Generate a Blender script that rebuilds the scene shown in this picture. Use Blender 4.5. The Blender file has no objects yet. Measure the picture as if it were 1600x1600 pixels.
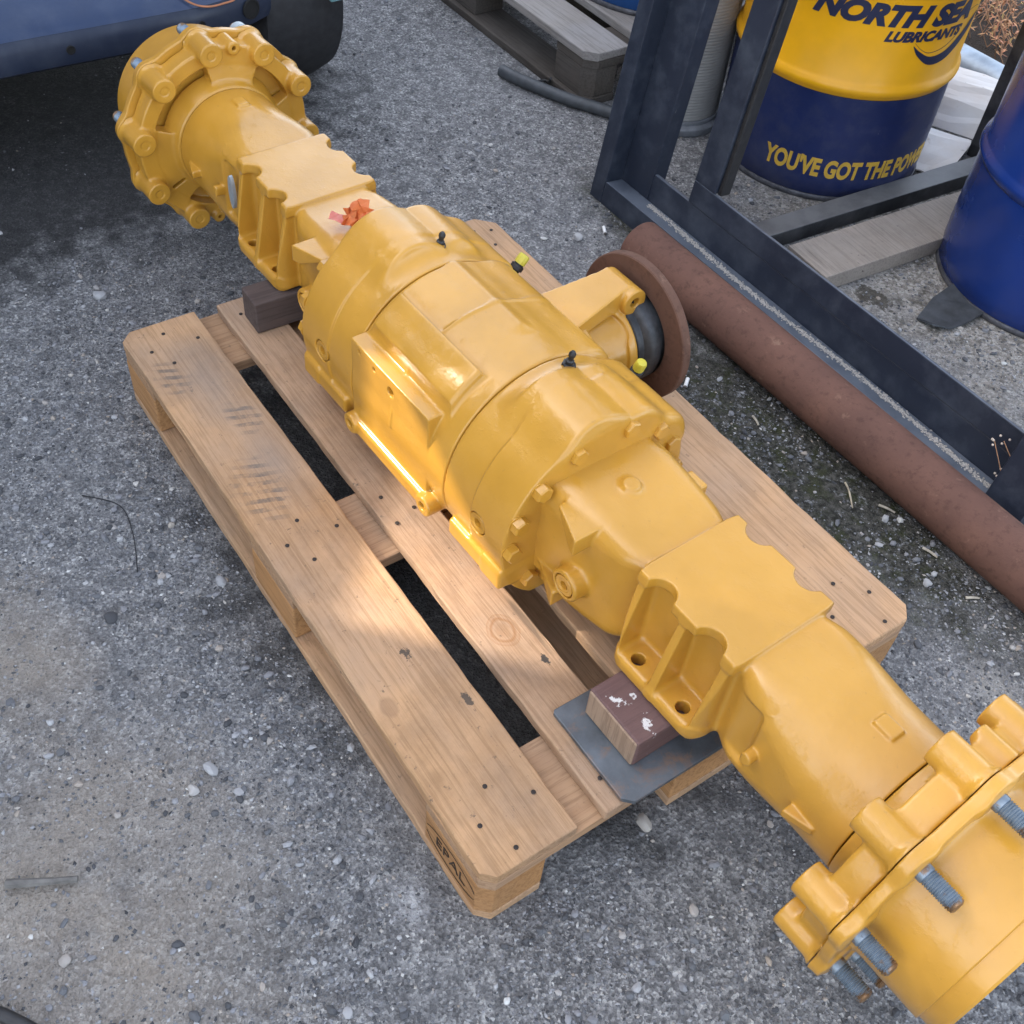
import bpy, bmesh, math, random
import numpy as np
from mathutils import Vector, Matrix
random.seed(7); rng = np.random.default_rng(7)
sc = bpy.context.scene
COL = sc.collection
R = math.radians

# ------------------------------------------------------------------ camera, sky, sun, exposure
cam_d = bpy.data.cameras.new('camera'); cam = bpy.data.objects.new('camera', cam_d); COL.objects.link(cam)
C0 = Vector((1.61987, -0.37575, 1.48663)); T0 = Vector((0.70846, 0.37552, 0.144)); ROLL = 0.11857
fw = (T0 - C0).normalized(); rt = fw.cross(Vector((0, 0, 1))).normalized(); up = rt.cross(fw)
r2 = rt * math.cos(ROLL) + up * math.sin(ROLL); u2 = up * math.cos(ROLL) - rt * math.sin(ROLL)
m = Matrix((r2, u2, -fw)).transposed().to_4x4(); m.translation = C0
cam.matrix_world = m
cam_d.sensor_width = 36; cam_d.lens = 36 * 1733.25 / 1600; cam_d.clip_start = 0.02; cam_d.clip_end = 200
sc.camera = cam

SUN = Vector((-0.60, -0.55, 0.58)).normalized()          # towards the sun
w = bpy.data.worlds.new('World'); sc.world = w; w.use_nodes = True
nt = w.node_tree; nt.nodes.clear()
sky = nt.nodes.new('ShaderNodeTexSky'); sky.sky_type = 'NISHITA'; sky.sun_disc = False
sky.sun_elevation = math.asin(SUN.z); sky.sun_rotation = math.atan2(SUN.x, SUN.y)
sky.air_density = 1.0; sky.dust_density = 3.0; sky.ozone_density = 1.0
bg = nt.nodes.new('ShaderNodeBackground'); bg.inputs[1].default_value = 0.15
wo = nt.nodes.new('ShaderNodeOutputWorld')
hz = nt.nodes.new('ShaderNodeHueSaturation'); hz.inputs['Saturation'].default_value = .56
nt.links.new(sky.outputs[0], hz.inputs['Color']); nt.links.new(hz.outputs[0], bg.inputs[0]); nt.links.new(bg.outputs[0], wo.inputs[0])
sd = bpy.data.lights.new('sun', 'SUN'); sd.energy = 1.4; sd.angle = R(0.4); sd.color = (1.0, 0.9, 0.76)
so = bpy.data.objects.new('sun', sd); COL.objects.link(so)
so.rotation_euler = (-SUN).to_track_quat('-Z', 'Y').to_euler()
sc.view_settings.view_transform = 'Standard'; sc.view_settings.look = 'None'
sc.view_settings.exposure = 2.40; sc.view_settings.gamma = 1.0; sc.view_settings.use_curve_mapping = False

# ------------------------------------------------------------------ materials
class N:
    def __init__(s, name):
        s.m = bpy.data.materials.new(name); s.m.use_nodes = True; s.t = s.m.node_tree
        s.b = s.t.nodes['Principled BSDF']
        s.tc = s.t.nodes.new('ShaderNodeTexCoord'); s.co = s.tc.outputs['Object']
    def n(s, ty, **k):
        o = s.t.nodes.new(ty)
        for a, b in k.items(): setattr(o, a, b)
        return o
    def l(s, a, b): s.t.links.new(a, b)
    def mapping(s, scale=(1, 1, 1), loc=(0, 0, 0), rot=(0, 0, 0), co=None):
        o = s.n('ShaderNodeMapping'); s.l(co or s.co, o.inputs[0])
        o.inputs['Scale'].default_value = scale; o.inputs['Location'].default_value = loc; o.inputs['Rotation'].default_value = rot
        return o.outputs[0]
    def rnd(s, amp=20.0):                                    # object coordinates shifted per object
        oi = s.n('ShaderNodeObjectInfo'); mu = s.n('ShaderNodeMath', operation='MULTIPLY'); s.l(oi.outputs['Random'], mu.inputs[0]); mu.inputs[1].default_value = amp
        ad = s.n('ShaderNodeVectorMath', operation='ADD'); s.l(s.co, ad.inputs[0]); s.l(mu.outputs[0], ad.inputs[1]); s.co = ad.outputs[0]
        return oi.outputs['Random']
    def noise(s, scale, detail=4, rough=.55, co=None, dist=0.0):
        o = s.n('ShaderNodeTexNoise'); s.l(co or s.co, o.inputs['Vector'])
        o.inputs['Scale'].default_value = scale; o.inputs['Detail'].default_value = detail
        o.inputs['Roughness'].default_value = rough; o.inputs['Distortion'].default_value = dist
        return o.outputs[0]
    def voro(s, scale, feature='F1', out='Distance', co=None, rand=1.0):
        o = s.n('ShaderNodeTexVoronoi', feature=feature); s.l(co or s.co, o.inputs['Vector']); o.inputs['Scale'].default_value = scale
        o.inputs['Randomness'].default_value = rand
        return o.outputs[out]
    def ramp(s, f, stops):
        o = s.n('ShaderNodeValToRGB'); s.l(f, o.inputs[0]); e = o.color_ramp.elements
        while len(e) < len(stops): e.new(0.5)
        for i, (p, c) in enumerate(stops):
            e[i].position = p; e[i].color = (c, c, c, 1) if isinstance(c, (int, float)) else (*c, 1)
        return o.outputs[0]
    def mix(s, f, a, b, mode='MIX'):
        o = s.n('ShaderNodeMix', data_type='RGBA', blend_type=mode)
        for i, v in ((0, f), (6, a), (7, b)):
            if hasattr(v, 'links'): s.l(v, o.inputs[i])
            else: o.inputs[i].default_value = v if i == 0 else (*v, 1)
        return o.outputs[2]
    def math(s, op, a, b=None, clamp=False):
        o = s.n('ShaderNodeMath', operation=op); o.use_clamp = clamp
        for i, v in ((0, a), (1, b)):
            if v is None: continue
            if hasattr(v, 'links'): s.l(v, o.inputs[i])
            else: o.inputs[i].default_value = v
        return o.outputs[0]
    def bump(s, h, strength, dist, prev=None):
        o = s.n('ShaderNodeBump'); s.l(h, o.inputs['Height']); o.inputs['Strength'].default_value = strength; o.inputs['Distance'].default_value = dist
        if prev is not None: s.l(prev, o.inputs['Normal'])
        return o.outputs[0]
    def set(s, base=None, rough=None, metal=None, normal=None, **k):
        for nm, v in (('Base Color', base), ('Roughness', rough), ('Metallic', metal), ('Normal', normal), *k.items()):
            if v is None: continue
            i = s.b.inputs[nm.replace('_', ' ')]
            if hasattr(v, 'links'): s.l(v, i)
            else: i.default_value = (*v, 1) if isinstance(v, tuple) and len(v) == 3 and i.type == 'RGBA' else v
        return s.m
    def ragged(s, f, scale=90, amt=1.1, lo=.50, hi=.58):       # torn outline for a soft mask
        return s.ramp(s.math('ADD', f, s.math('MULTIPLY', s.math('SUBTRACT', s.noise(scale, 6, .75, co=s.tc.outputs['Object']), .5), amt * 2)), [(lo, 0), (hi, 1)])
    def blob(s, centre, radii, soft=.5, rot=0.0):            # 1 inside an ellipsoid of object space, soft and ragged edge
        d = s.mapping(co=s.tc.outputs['Object'], loc=tuple(-c for c in centre))
        d = s.mapping(co=d, rot=(0, 0, -rot)); d = s.mapping(co=d, scale=tuple(1 / r for r in radii))
        ln = s.n('ShaderNodeVectorMath', operation='LENGTH'); s.l(d, ln.inputs[0])
        wob = s.math('MULTIPLY', s.math('SUBTRACT', s.noise(14, 4, co=s.tc.outputs['Object']), .5), 1.0)
        return s.ramp(s.math('ADD', ln.outputs['Value'], wob), [(max(0, 1 - soft), 1.0), (1.0, 0.0)])

def paint_mat(name, col, rough=.3, grit=1.0, dirt=.5, coat=.9):
    k = N(name)
    big = k.noise(9, 3); c = k.mix(k.ramp(big, [(.35, 0), (.7, 1)]), tuple(x * .88 for x in col), tuple(min(1, x * 1.07) for x in col))
    c = k.mix(k.math('MULTIPLY', k.ramp(k.noise(4.5, 6, .7), [(.52, 0), (.72, 1)]), .30 * dirt), c, (.34, .22, .09))
    speck = k.ramp(k.noise(95, 2, .6), [(.70, 0), (.76, 1)])
    c = k.mix(k.math('MULTIPLY', speck, .30 * dirt), c, (.10, .065, .03))
    chip = k.ramp(k.noise(33, 6, .75), [(.715, 0), (.735, 1)])
    c = k.mix(k.math('MULTIPLY', chip, .55 * dirt), c, (.16, .085, .03))
    patch = k.ramp(k.noise(11, 4, .6), [(.42, .10), (.62, 1)])
    n = k.bump(k.noise(30, 2, .5), .12 * grit, .0045)
    n = k.bump(k.math('MULTIPLY', k.noise(240, 3, .6), patch), .20 * grit, .0014, n)
    n = k.bump(k.math('MULTIPLY', k.noise(75, 3, .55), patch), .06 * grit, .003, n)
    n = k.bump(k.ramp(k.noise(60, 5, .7), [(.55, 0), (.75, 1)]), .12 * grit, .0018, n)
    rg = k.ramp(k.noise(20, 4), [(.3, rough * .8), (.75, rough * 1.25)])
    return k.set(c, rg, 0.0, n, Coat_Weight=coat, Coat_Roughness=.22, Coat_Normal=n, Specular_IOR_Level=.18)

def wood_mat(name, a, b, grey=(.25, .21, .18), greyness=.4, stain=.5, extra=None, ring=1.0, axis=0, gain=1.0):
    k = N(name); rand = k.rnd()
    scl = [20, 20, 20]; scl[axis] = .7
    st = k.mapping(tuple(scl))
    g1 = k.noise(2.6, 6, .65, st, .35)
    scl2 = [170, 170, 170]; scl2[axis] = 7
    fine = k.noise(1.0, 3, .7, k.mapping(tuple(scl2)))
    c = k.mix(k.ramp(g1, [(.22, .35), (.75, 1)]), b, a)
    c = k.mix(k.ramp(k.noise(1.0, 4, .6, k.mapping(tuple(v_ * .35 for v_ in scl))), [(.3, .30), (.7, 0)]), c, b)
    tone = k.n('ShaderNodeHueSaturation'); k.l(c, tone.inputs['Color']); k.l(k.ramp(rand, [(0, .90), (1, 1.1)]), tone.inputs['Value']); c = tone.outputs[0]
    grime = k.ramp(k.noise(3.2, 7, .72), [(.44, 0), (.66, 1)]); c = k.mix(k.math('MULTIPLY', grime, .55 * stain), c, tuple(x * .42 for x in b))
    wea = k.ramp(k.noise(5.5, 5, .6), [(.36, 0), (.72, 1)])
    c = k.mix(k.math('MULTIPLY', wea, greyness), c, grey)
    c = k.mix(k.math('MULTIPLY', k.ramp(fine, [(.41, 1), (.52, 0)]), .32 * ring), c, tuple(x * .45 for x in b))
    sp = k.ramp(k.noise(70, 6, .75), [(.62, 0), (.70, .8)])
    c = k.mix(k.math('MULTIPLY', sp, stain), c, (.055, .045, .04))
    # knots: rare voronoi cells with rings
    kc = k.mapping((1.0, 1.0, 1.0)); sc3 = [9, 9, 9]; sc3[axis] = 5
    kd = k.voro(1.0, co=k.mapping(tuple(sc3)))
    c = k.mix(k.math('MULTIPLY', k.ramp(kd, [(.03, 1), (.10, 0)]), .40), c, tuple(x * .38 for x in b))
    cs = [55, 55, 55]; cs[axis] = 1.6; crack = k.ramp(k.noise(1.0, 3, .5, k.mapping(tuple(cs))), [(.735, 0), (.755, 1)])
    c = k.mix(k.math('MULTIPLY', crack, .75), c, tuple(x * .22 for x in b))
    if extra: c = extra(k, c)
    n = k.bump(fine, .8, .0016); n = k.bump(g1, .35, .002, n); n = k.bump(k.math('SUBTRACT', 1.0, crack), .7, .002, n); n = k.bump(k.noise(320, 2), .25, .0006, n)
    c = k.mix(1.0, c, (gain, gain, gain), 'MULTIPLY') if gain != 1 else c
    return k.set(c, .78, 0.0, n, Specular_IOR_Level=.25)

def metal_paint(name, col, rough=.45, dust=.3, dust_and_sky_col=(.32, .31, .30), scr=.4, spec=.4, bumpk=1.0, top_tone=0.0):
    k = N(name)
    c = k.mix(k.ramp(k.noise(5, 4), [(.3, 0), (.75, 1)]), tuple(x * .85 for x in col), tuple(x * 1.12 for x in col))
    c = k.mix(k.math('MULTIPLY', k.ramp(k.noise(11, 7, .68), [(.46, 0), (.74, 1)]), dust), c, dust_and_sky_col)
    ge = k.n('ShaderNodeNewGeometry'); sp = k.n('ShaderNodeSeparateXYZ'); k.l(ge.outputs['True Normal'], sp.inputs[0])
    c = k.mix(k.math('MULTIPLY', k.ramp(sp.outputs[2], [(.80, 0), (.97, 1)]), k.math('MULTIPLY', k.ramp(k.noise(16, 5, .65), [(.25, .45), (.6, 1)]), top_tone)), c, dust_and_sky_col)
    c = k.mix(k.math('MULTIPLY', k.ramp(k.noise(1.0, 5, .75, k.mapping((40, 40, 9))), [(.71, 0), (.74, 1)]), scr), c, (.45, .44, .42))
    n = k.bump(k.noise(60, 3), .08 * bumpk, .002)
    rg = k.ramp(k.noise(8, 5), [(.3, rough * .75), (.75, min(1, rough * 1.4))])
    return k.set(c, rg, 0.0, n, Specular_IOR_Level=spec)

def rust_mat(name, a, b, rough=.85):
    k = N(name)
    c = k.mix(k.ramp(k.noise(7, 6, .65), [(.3, 0), (.7, 1)]), a, b)
    c = k.mix(k.ramp(k.noise(60, 5, .7), [(.52, 0), (.72, .55)]), c, tuple(x * .4 for x in a))
    c = k.mix(k.ramp(k.noise(19, 6, .7), [(.60, 0), (.72, .5)]), c, (.30, .19, .13))
    n = k.bump(k.noise(140, 5, .7), .5, .0012); n = k.bump(k.noise(24, 4), .25, .003, n)
    return k.set(c, rough, 0.0, n, Specular_IOR_Level=.25)

def plain(name, col, rough=.6, metal=0.0, nz=40, var=.25, bump=.15, spec=.5):
    k = N(name)
    c = k.mix(k.ramp(k.noise(nz, 4), [(.3, 0), (.75, 1)]), tuple(x * (1 - var) for x in col), tuple(min(1, x * (1 + var)) for x in col))
    n = k.bump(k.noise(nz * 3, 3), bump, .0015)
    return k.set(c, rough, metal, n, Specular_IOR_Level=spec)

M = {}
M['yellow'] = paint_mat('machine_yellow_paint', (.545, .272, .032), rough=.42)
M['yellow_bolt'] = paint_mat('machine_yellow_paint_bolts', (.53, .262, .03), rough=.34, grit=.6, dirt=.3)
M['zinc'] = plain('zinc_stud', (.19, .24, .29), .40, .6, 80, .35, .3)
def mk_stud():
    k = N('zinc_stud_worn'); c = k.mix(k.ramp(k.noise(80, 4), [(.3, 0), (.75, 1)]), (.14, .18, .22), (.26, .32, .38))
    sx = k.n('ShaderNodeSeparateXYZ'); k.l(k.tc.outputs['Object'], sx.inputs[0])
    k.rnd(3.0); wob = k.noise(60, 5, .7)
    tip = k.ramp(k.math('ADD', k.math('MULTIPLY', sx.outputs[0], 20), k.math('MULTIPLY', k.math('SUBTRACT', wob, .5), 1.1)), [(.0, .8), (.10, 0), (.80, 0), (.92, .9)])
    c = k.mix(tip, c, (.20, .105, .035)); c = k.mix(k.ramp(k.noise(45, 5, .75), [(.60, 0), (.66, .85)]), c, (.035, .028, .025))
    return k.set(c, .42, .45, k.bump(k.noise(200, 3), .3, .001))
M['stud'] = mk_stud()
M['zinc_pale'] = plain('pale_zinc', (.55, .60, .60), .45, .3, 80, .2, .2)
M['rust_disc'] = rust_mat('rusty_disc', (.098, .052, .036), (.145, .076, .052))
M['rust_pipe'] = rust_mat('rusty_pipe', (.112, .058, .044), (.165, .084, .060))
M['black'] = plain('black_rubber_and_shade', (.02, .02, .021), .5, 0, 60, .3, .25)
M['darksteel'] = plain('dark_steel', (.05, .052, .055), .45, .4, 45, .5, .4)
M['capyellow'] = plain('yellow_plastic', (.56, .48, .05), .4, 0, 60, .12, .1)
M['silver'] = plain('silver_sticker', (.42, .46, .48), .35, .4, 60, .15, .1)
M['tape'] = plain('orange_tape', (.90, .31, .10), .45, 0, 30, .15, .3)
M['tapepink'] = plain('pink_tape', (.85, .33, .26), .5, 0, 30, .12, .3)
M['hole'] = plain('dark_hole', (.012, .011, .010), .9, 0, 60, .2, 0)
M['navy'] = metal_paint('navy_frame_paint', (.022, .028, .044), .40, .35, (.13, .15, .18), .5, .45, top_tone=.75)  # upward faces lightened for dust and painted-in sky reflection
M['darkbar'] = metal_paint('dark_bar_paint', (.020, .021, .024), .5, .30, (.20, .20, .20), .3, .4, top_tone=.6)
M['drum_navy'] = metal_paint('drum_navy_paint', (.012, .022, .088), .38, .38, (.10, .10, .12), .9, .5)
M['drum_yellow'] = metal_paint('drum_yellow_paint', (.92, .44, .008), .36, .10, (.30, .18, .05), .15, .5)
M['drum_blue'] = metal_paint('drum_blue_paint', (.010, .035, .19), .22, .12, (.06, .07, .12), .35, .5)
M['drum_rear'] = metal_paint('rear_drum_paint', (.008, .075, .26), .3, .08, (.06, .08, .14), .1, .5)
M['steelrim'] = plain('dull_steel_rim', (.11, .11, .12), .5, .5, 50, .4, .3)
M['letter_navy'] = plain('navy_print', (.018, .022, .06), .5, 0, 40, .15, 0)
M['letter_yellow'] = plain('yellow_print', (.62, .38, .05), .5, 0, 40, .15, 0)
M['burn'] = plain('burnt_stamp', (.04, .022, .012), .9, 0, 80, .3, 0)
M['nail'] = plain('nail_hole', (.035, .025, .02), .7, .2, 90, .4, .2)
M['nailbright'] = plain('nail_head', (.28, .25, .22), .5, .6, 90, .3, .2)

def board_dirt(k, c):                                       # tyre prints and soiling on the front board
    wv = k.n('ShaderNodeTexWave', wave_type='BANDS', bands_direction='X'); k.l(k.mapping((1, 1, 1), rot=(0, 0, .35), co=k.tc.outputs['Object']), wv.inputs[0])
    wv.inputs['Scale'].default_value = 16; wv.inputs['Distortion'].default_value = 1.6; wv.inputs['Detail'].default_value = 3
    bands = k.ramp(wv.outputs[0], [(.45, 0), (.62, 1)])
    msk = k.math('MULTIPLY', k.noise(30, 5, .7, co=k.tc.outputs['Object']), 1.0); msk = k.ramp(msk, [(.40, 0), (.58, 1)])
    z1 = k.math('MAXIMUM', k.blob((.15, .035, .1), (.05, .035, 1)), k.blob((.46, .055, .1), (.085, .05, 1)))
    z1 = k.math('MAXIMUM', z1, k.blob((.30, .10, .1), (.05, .03, 1)))
    f = k.math('MULTIPLY', k.math('MULTIPLY', bands, msk), z1)
    c = k.mix(k.math('MULTIPLY', f, .75), c, (.10, .085, .075))
    soil = k.math('MAXIMUM', k.blob((.20, .09, .1), (.16, .07, 1), .9), k.blob((.42, .10, .1), (.12, .05, 1), .9))
    c = k.mix(k.math('MULTIPLY', soil, .45), c, (.20, .175, .155))
    c = k.mix(k.math('MULTIPLY', k.blob((.917, .025, .1), (.022, .014, 1), .3), .5), c, (.22, .13, .075))
    c = k.mix(k.math('MULTIPLY', k.ragged(k.blob((.965, .125, .1), (.024, .010, 1), 1), 160, .8), .85), c, (.05, .045, .04))
    c = k.mix(k.math('MULTIPLY', k.ragged(k.blob((.85, .09, .1), (.03, .016, 1), 1), 190, 1.2, .66, .72), .85), c, (.05, .045, .04))
    return c
def board2_marks(k, c):
    ctr = k.mapping(co=k.tc.outputs['Object'], loc=(-.893, -.234, 0)); ctr = k.mapping(co=ctr, scale=(26, 34, 0))
    ln = k.n('ShaderNodeVectorMath', operation='LENGTH'); k.l(ctr, ln.inputs[0])
    d = k.math('ADD', ln.outputs['Value'], k.math('MULTIPLY', k.noise(30, 3, co=k.tc.outputs['Object']), .35))
    ring = k.ramp(d, [(0, .30), (.45, .25), (.62, .02), (.74, .75), (.86, .10), (.98, .4), (1.0, 0)])
    c = k.mix(ring, c, (.22, .105, .045))
    c = k.mix(k.math('MULTIPLY', k.ragged(k.blob((.967, .257, .1), (.020, .011, 1), 1), 160, .9), .95), c, (.03, .028, .028))
    c = k.mix(k.math('MULTIPLY', k.blob((.90, .272, .1), (.07, .006, 1), .5), .7), c, (.10, .07, .05))
    c = k.mix(k.math('MULTIPLY', k.ragged(k.blob((.33, .262, .1), (.03, .012, 1), 1), 160, .9), .6), c, (.07, .05, .045))
    return c
PA, PB = (.51, .315, .175), (.345, .195, .095)
M['wood_front'] = wood_mat('pine_front_board', (.53, .325, .175), (.37, .205, .095), (.23, .185, .15), .45, .95, board_dirt, gain=1.14)
M['wood_second'] = wood_mat('pine_second_board', (.48, .305, .18), (.33, .19, .10), (.22, .18, .15), .55, 1.0, board2_marks, gain=1.14)
M['wood'] = wood_mat('pine_board', PA, PB, (.30, .25, .21), .38, .6, gain=1.08)
M['wood_side'] = wood_mat('pine_block', (.50, .27, .115), (.36, .17, .06), (.30, .22, .15), .2, .3, ring=1.2)
M['wood_cross'] = wood_mat('pine_cross_board', (.46, .29, .165), (.30, .165, .085), (.22, .17, .14), .4, .5, axis=1, gain=1.0)
M['wood_old'] = wood_mat('weathered_board', (.30, .275, .25), (.20, .18, .16), (.34, .33, .33), .6, .5)
M['wood_oldblock'] = wood_mat('weathered_block', (.10, .085, .07), (.06, .05, .042), (.13, .12, .11), .5, .5)
M['plank'] = wood_mat('weathered_plank', (.44, .385, .33), (.30, .25, .205), (.22, .20, .18), .6, .8, axis=1)
M['block_dark'] = wood_mat('dark_timber', (.125, .09, .078), (.075, .055, .05), (.14, .12, .115), .5, .4, axis=1)
M['block_dark_end'] = wood_mat('dark_timber_end', (.20, .14, .105), (.10, .07, .055), (.2, .17, .15), .4, .4, axis=2)
M['block_end'] = wood_mat('cut_timber_end', (.40, .28, .19), (.20, .125, .08), (.26, .20, .15), .5, .9, axis=2)
def splat(k, c):
    f = k.math('MAXIMUM', k.blob((-.016, -.058, .057), (.030, .012, 2), 1, .5), k.blob((.036, -.048, .057), (.027, .014, 2), 1, -.25))
    f2 = k.math('MAXIMUM', f, k.blob((-.01, -.036, .057), (.007, .006, 2), .5))
    return k.mix(k.math('MULTIPLY', k.ragged(f2, 130, 1.9, .74, .86), .85), c, (.74, .73, .71))
M['block_purple'] = wood_mat('purple_painted_timber', (.185, .105, .095), (.125, .07, .066), (.20, .14, .125), .3, .3, splat, ring=.5, axis=1)
def mk_plate():
    k = N('scaled_steel_plate')
    c = k.mix(k.ramp(k.noise(9, 6, .65), [(.3, 0), (.7, 1)]), (.060, .066, .072), (.165, .185, .205))
    c = k.mix(k.math('MULTIPLY', k.ramp(k.noise(24, 6, .75, dist=.5), [(.52, 0), (.68, 1)]), .7), c, (.25, .15, .095))
    return k.set(c, k.ramp(k.noise(14, 4), [(.3, .36), (.7, .6)]), .35, k.bump(k.noise(90, 4), .2, .001))
M['plate'] = mk_plate()

# ------------------------------------------------------------------ object helpers
def link(name, me, mats=(), parent=None, label=None, cat=None, group=None, kind=None, loc=None, rot=None):
    o = bpy.data.objects.new(name, me); COL.objects.link(o)
    if me is not None and mats:
        for mt in (mats if isinstance(mats, (list, tuple)) else [mats]):
            if me.materials.find(M[mt].name if isinstance(mt, str) else mt.name) < 0: me.materials.append(M[mt] if isinstance(mt, str) else mt)
    if parent: o.parent = parent
    if label: o['label'] = label
    if cat: o['category'] = cat
    if group: o['group'] = group
    if kind: o['kind'] = kind
    if loc is not None: o.location = loc
    if rot is not None: o.rotation_euler = rot
    return o
def empty(name, loc, label, cat, rz=0.0, group=None):
    return link(name, None, label=label, cat=cat, group=group, loc=loc, rot=(0, 0, rz))
def raw_mesh(name, V, F, smooth=True, normals=None):
    me = bpy.data.meshes.new(name); V = np.asarray(V, np.float32); F = np.asarray(F, np.int32)
    k = F.shape[1]
    me.vertices.add(len(V)); me.vertices.foreach_set('co', V.ravel())
    me.loops.add(F.size); me.loops.foreach_set('vertex_index', F.ravel())
    me.polygons.add(len(F)); me.polygons.foreach_set('loop_start', np.arange(0, F.size, k, dtype=np.int32))
    me.polygons.foreach_set('use_smooth', np.full(len(F), smooth)); me.update(calc_edges=True); me.validate()
    if normals is not None: me.normals_split_custom_set_from_vertices(normals.tolist())
    return me
def bm_mesh(name, bm, smooth=False, ang=None):
    bmesh.ops.recalc_face_normals(bm, faces=bm.faces[:])
    me = bpy.data.meshes.new(name); bm.to_mesh(me); bm.free()
    if smooth:
        for p in me.polygons: p.use_smooth = True
        if ang: me.set_sharp_from_angle(angle=R(ang))
    return me
def box_bm(bm, lo, hi, bevel=0.0, seg=1, mi=0):
    b = bmesh.new()
    bmesh.ops.create_cube(b, size=1.0)
    for v in b.verts: v.co = Vector([(lo[i] + hi[i]) / 2 + v.co[i] * (hi[i] - lo[i]) for i in range(3)])
    if bevel: bmesh.ops.bevel(b, geom=b.edges[:], offset=bevel, segments=seg, affect='EDGES', profile=.5)
    for f in b.faces: f.material_index = mi
    t = bpy.data.meshes.new('tmp'); b.to_mesh(t); b.free(); bm.from_mesh(t); bpy.data.meshes.remove(t)
    return bm
def box_mesh(name, lo, hi, bevel=.002, seg=2):
    return bm_mesh(name, box_bm(bmesh.new(), lo, hi, bevel, seg))
def lathe(bm, prof, seg=48, axis='z', centre=(0, 0, 0), mi=None, close=True):
    rings = []; cx = Vector(centre)
    for r, h in prof:
        ring = []
        for i in range(seg):
            a = 2 * math.pi * i / seg; c, s = r * math.cos(a), r * math.sin(a)
            p = {'z': (c, s, h), 'x': (h, c, s), 'y': (s, h, c)}[axis]
            ring.append(bm.verts.new(cx + Vector(p)))
        rings.append(ring)
    for j in range(len(rings) - 1):
        for i in range(seg):
            f = bm.faces.new((rings[j][i], rings[j][(i + 1) % seg], rings[j + 1][(i + 1) % seg], rings[j + 1][i]))
            if mi: f.material_index = mi[j]
    if close:
        if prof[0][0] > 1e-6: bm.faces.new(rings[0][::-1])
        if prof[-1][0] > 1e-6: bm.faces.new(rings[-1])
    return bm
def tube_mesh(name, pts, rad, seg=10, smooth_pts=6):
    P = [Vector(p) for p in pts]
    if smooth_pts and len(P) > 2:
        Q = []
        for i in range(len(P) - 1):
            p0 = P[max(0, i - 1)]; p1 = P[i]; p2 = P[i + 1]; p3 = P[min(len(P) - 1, i + 2)]
            for j in range(smooth_pts):
                t = j / smooth_pts
                Q.append(.5 * ((2 * p1) + (p2 - p0) * t + (2 * p0 - 5 * p1 + 4 * p2 - p3) * t * t + (3 * p1 - p0 - 3 * p2 + p3) * t ** 3))
        Q.append(P[-1]); P = Q
    bm = bmesh.new(); rings = []
    for i, p in enumerate(P):
        d = (P[min(i + 1, len(P) - 1)] - P[max(i - 1, 0)]).normalized()
        a = d.cross(Vector((0, 0, 1)));  a = a.normalized() if a.length > 1e-4 else Vector((1, 0, 0)); b = d.cross(a)
        r = rad[min(i, len(rad) - 1)] if isinstance(rad, (list, tuple)) else rad
        rings.append([bm.verts.new(p + r * (math.cos(t) * a + math.sin(t) * b)) for t in [2 * math.pi * q / seg for q in range(seg)]])
    for j in range(len(rings) - 1):
        for i in range(seg): bm.faces.new((rings[j][i], rings[j][(i + 1) % seg], rings[j + 1][(i + 1) % seg], rings[j + 1][i]))
    bm.faces.new(rings[0][::-1]); bm.faces.new(rings[-1])
    return bm_mesh(name, bm, True, 50)

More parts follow.
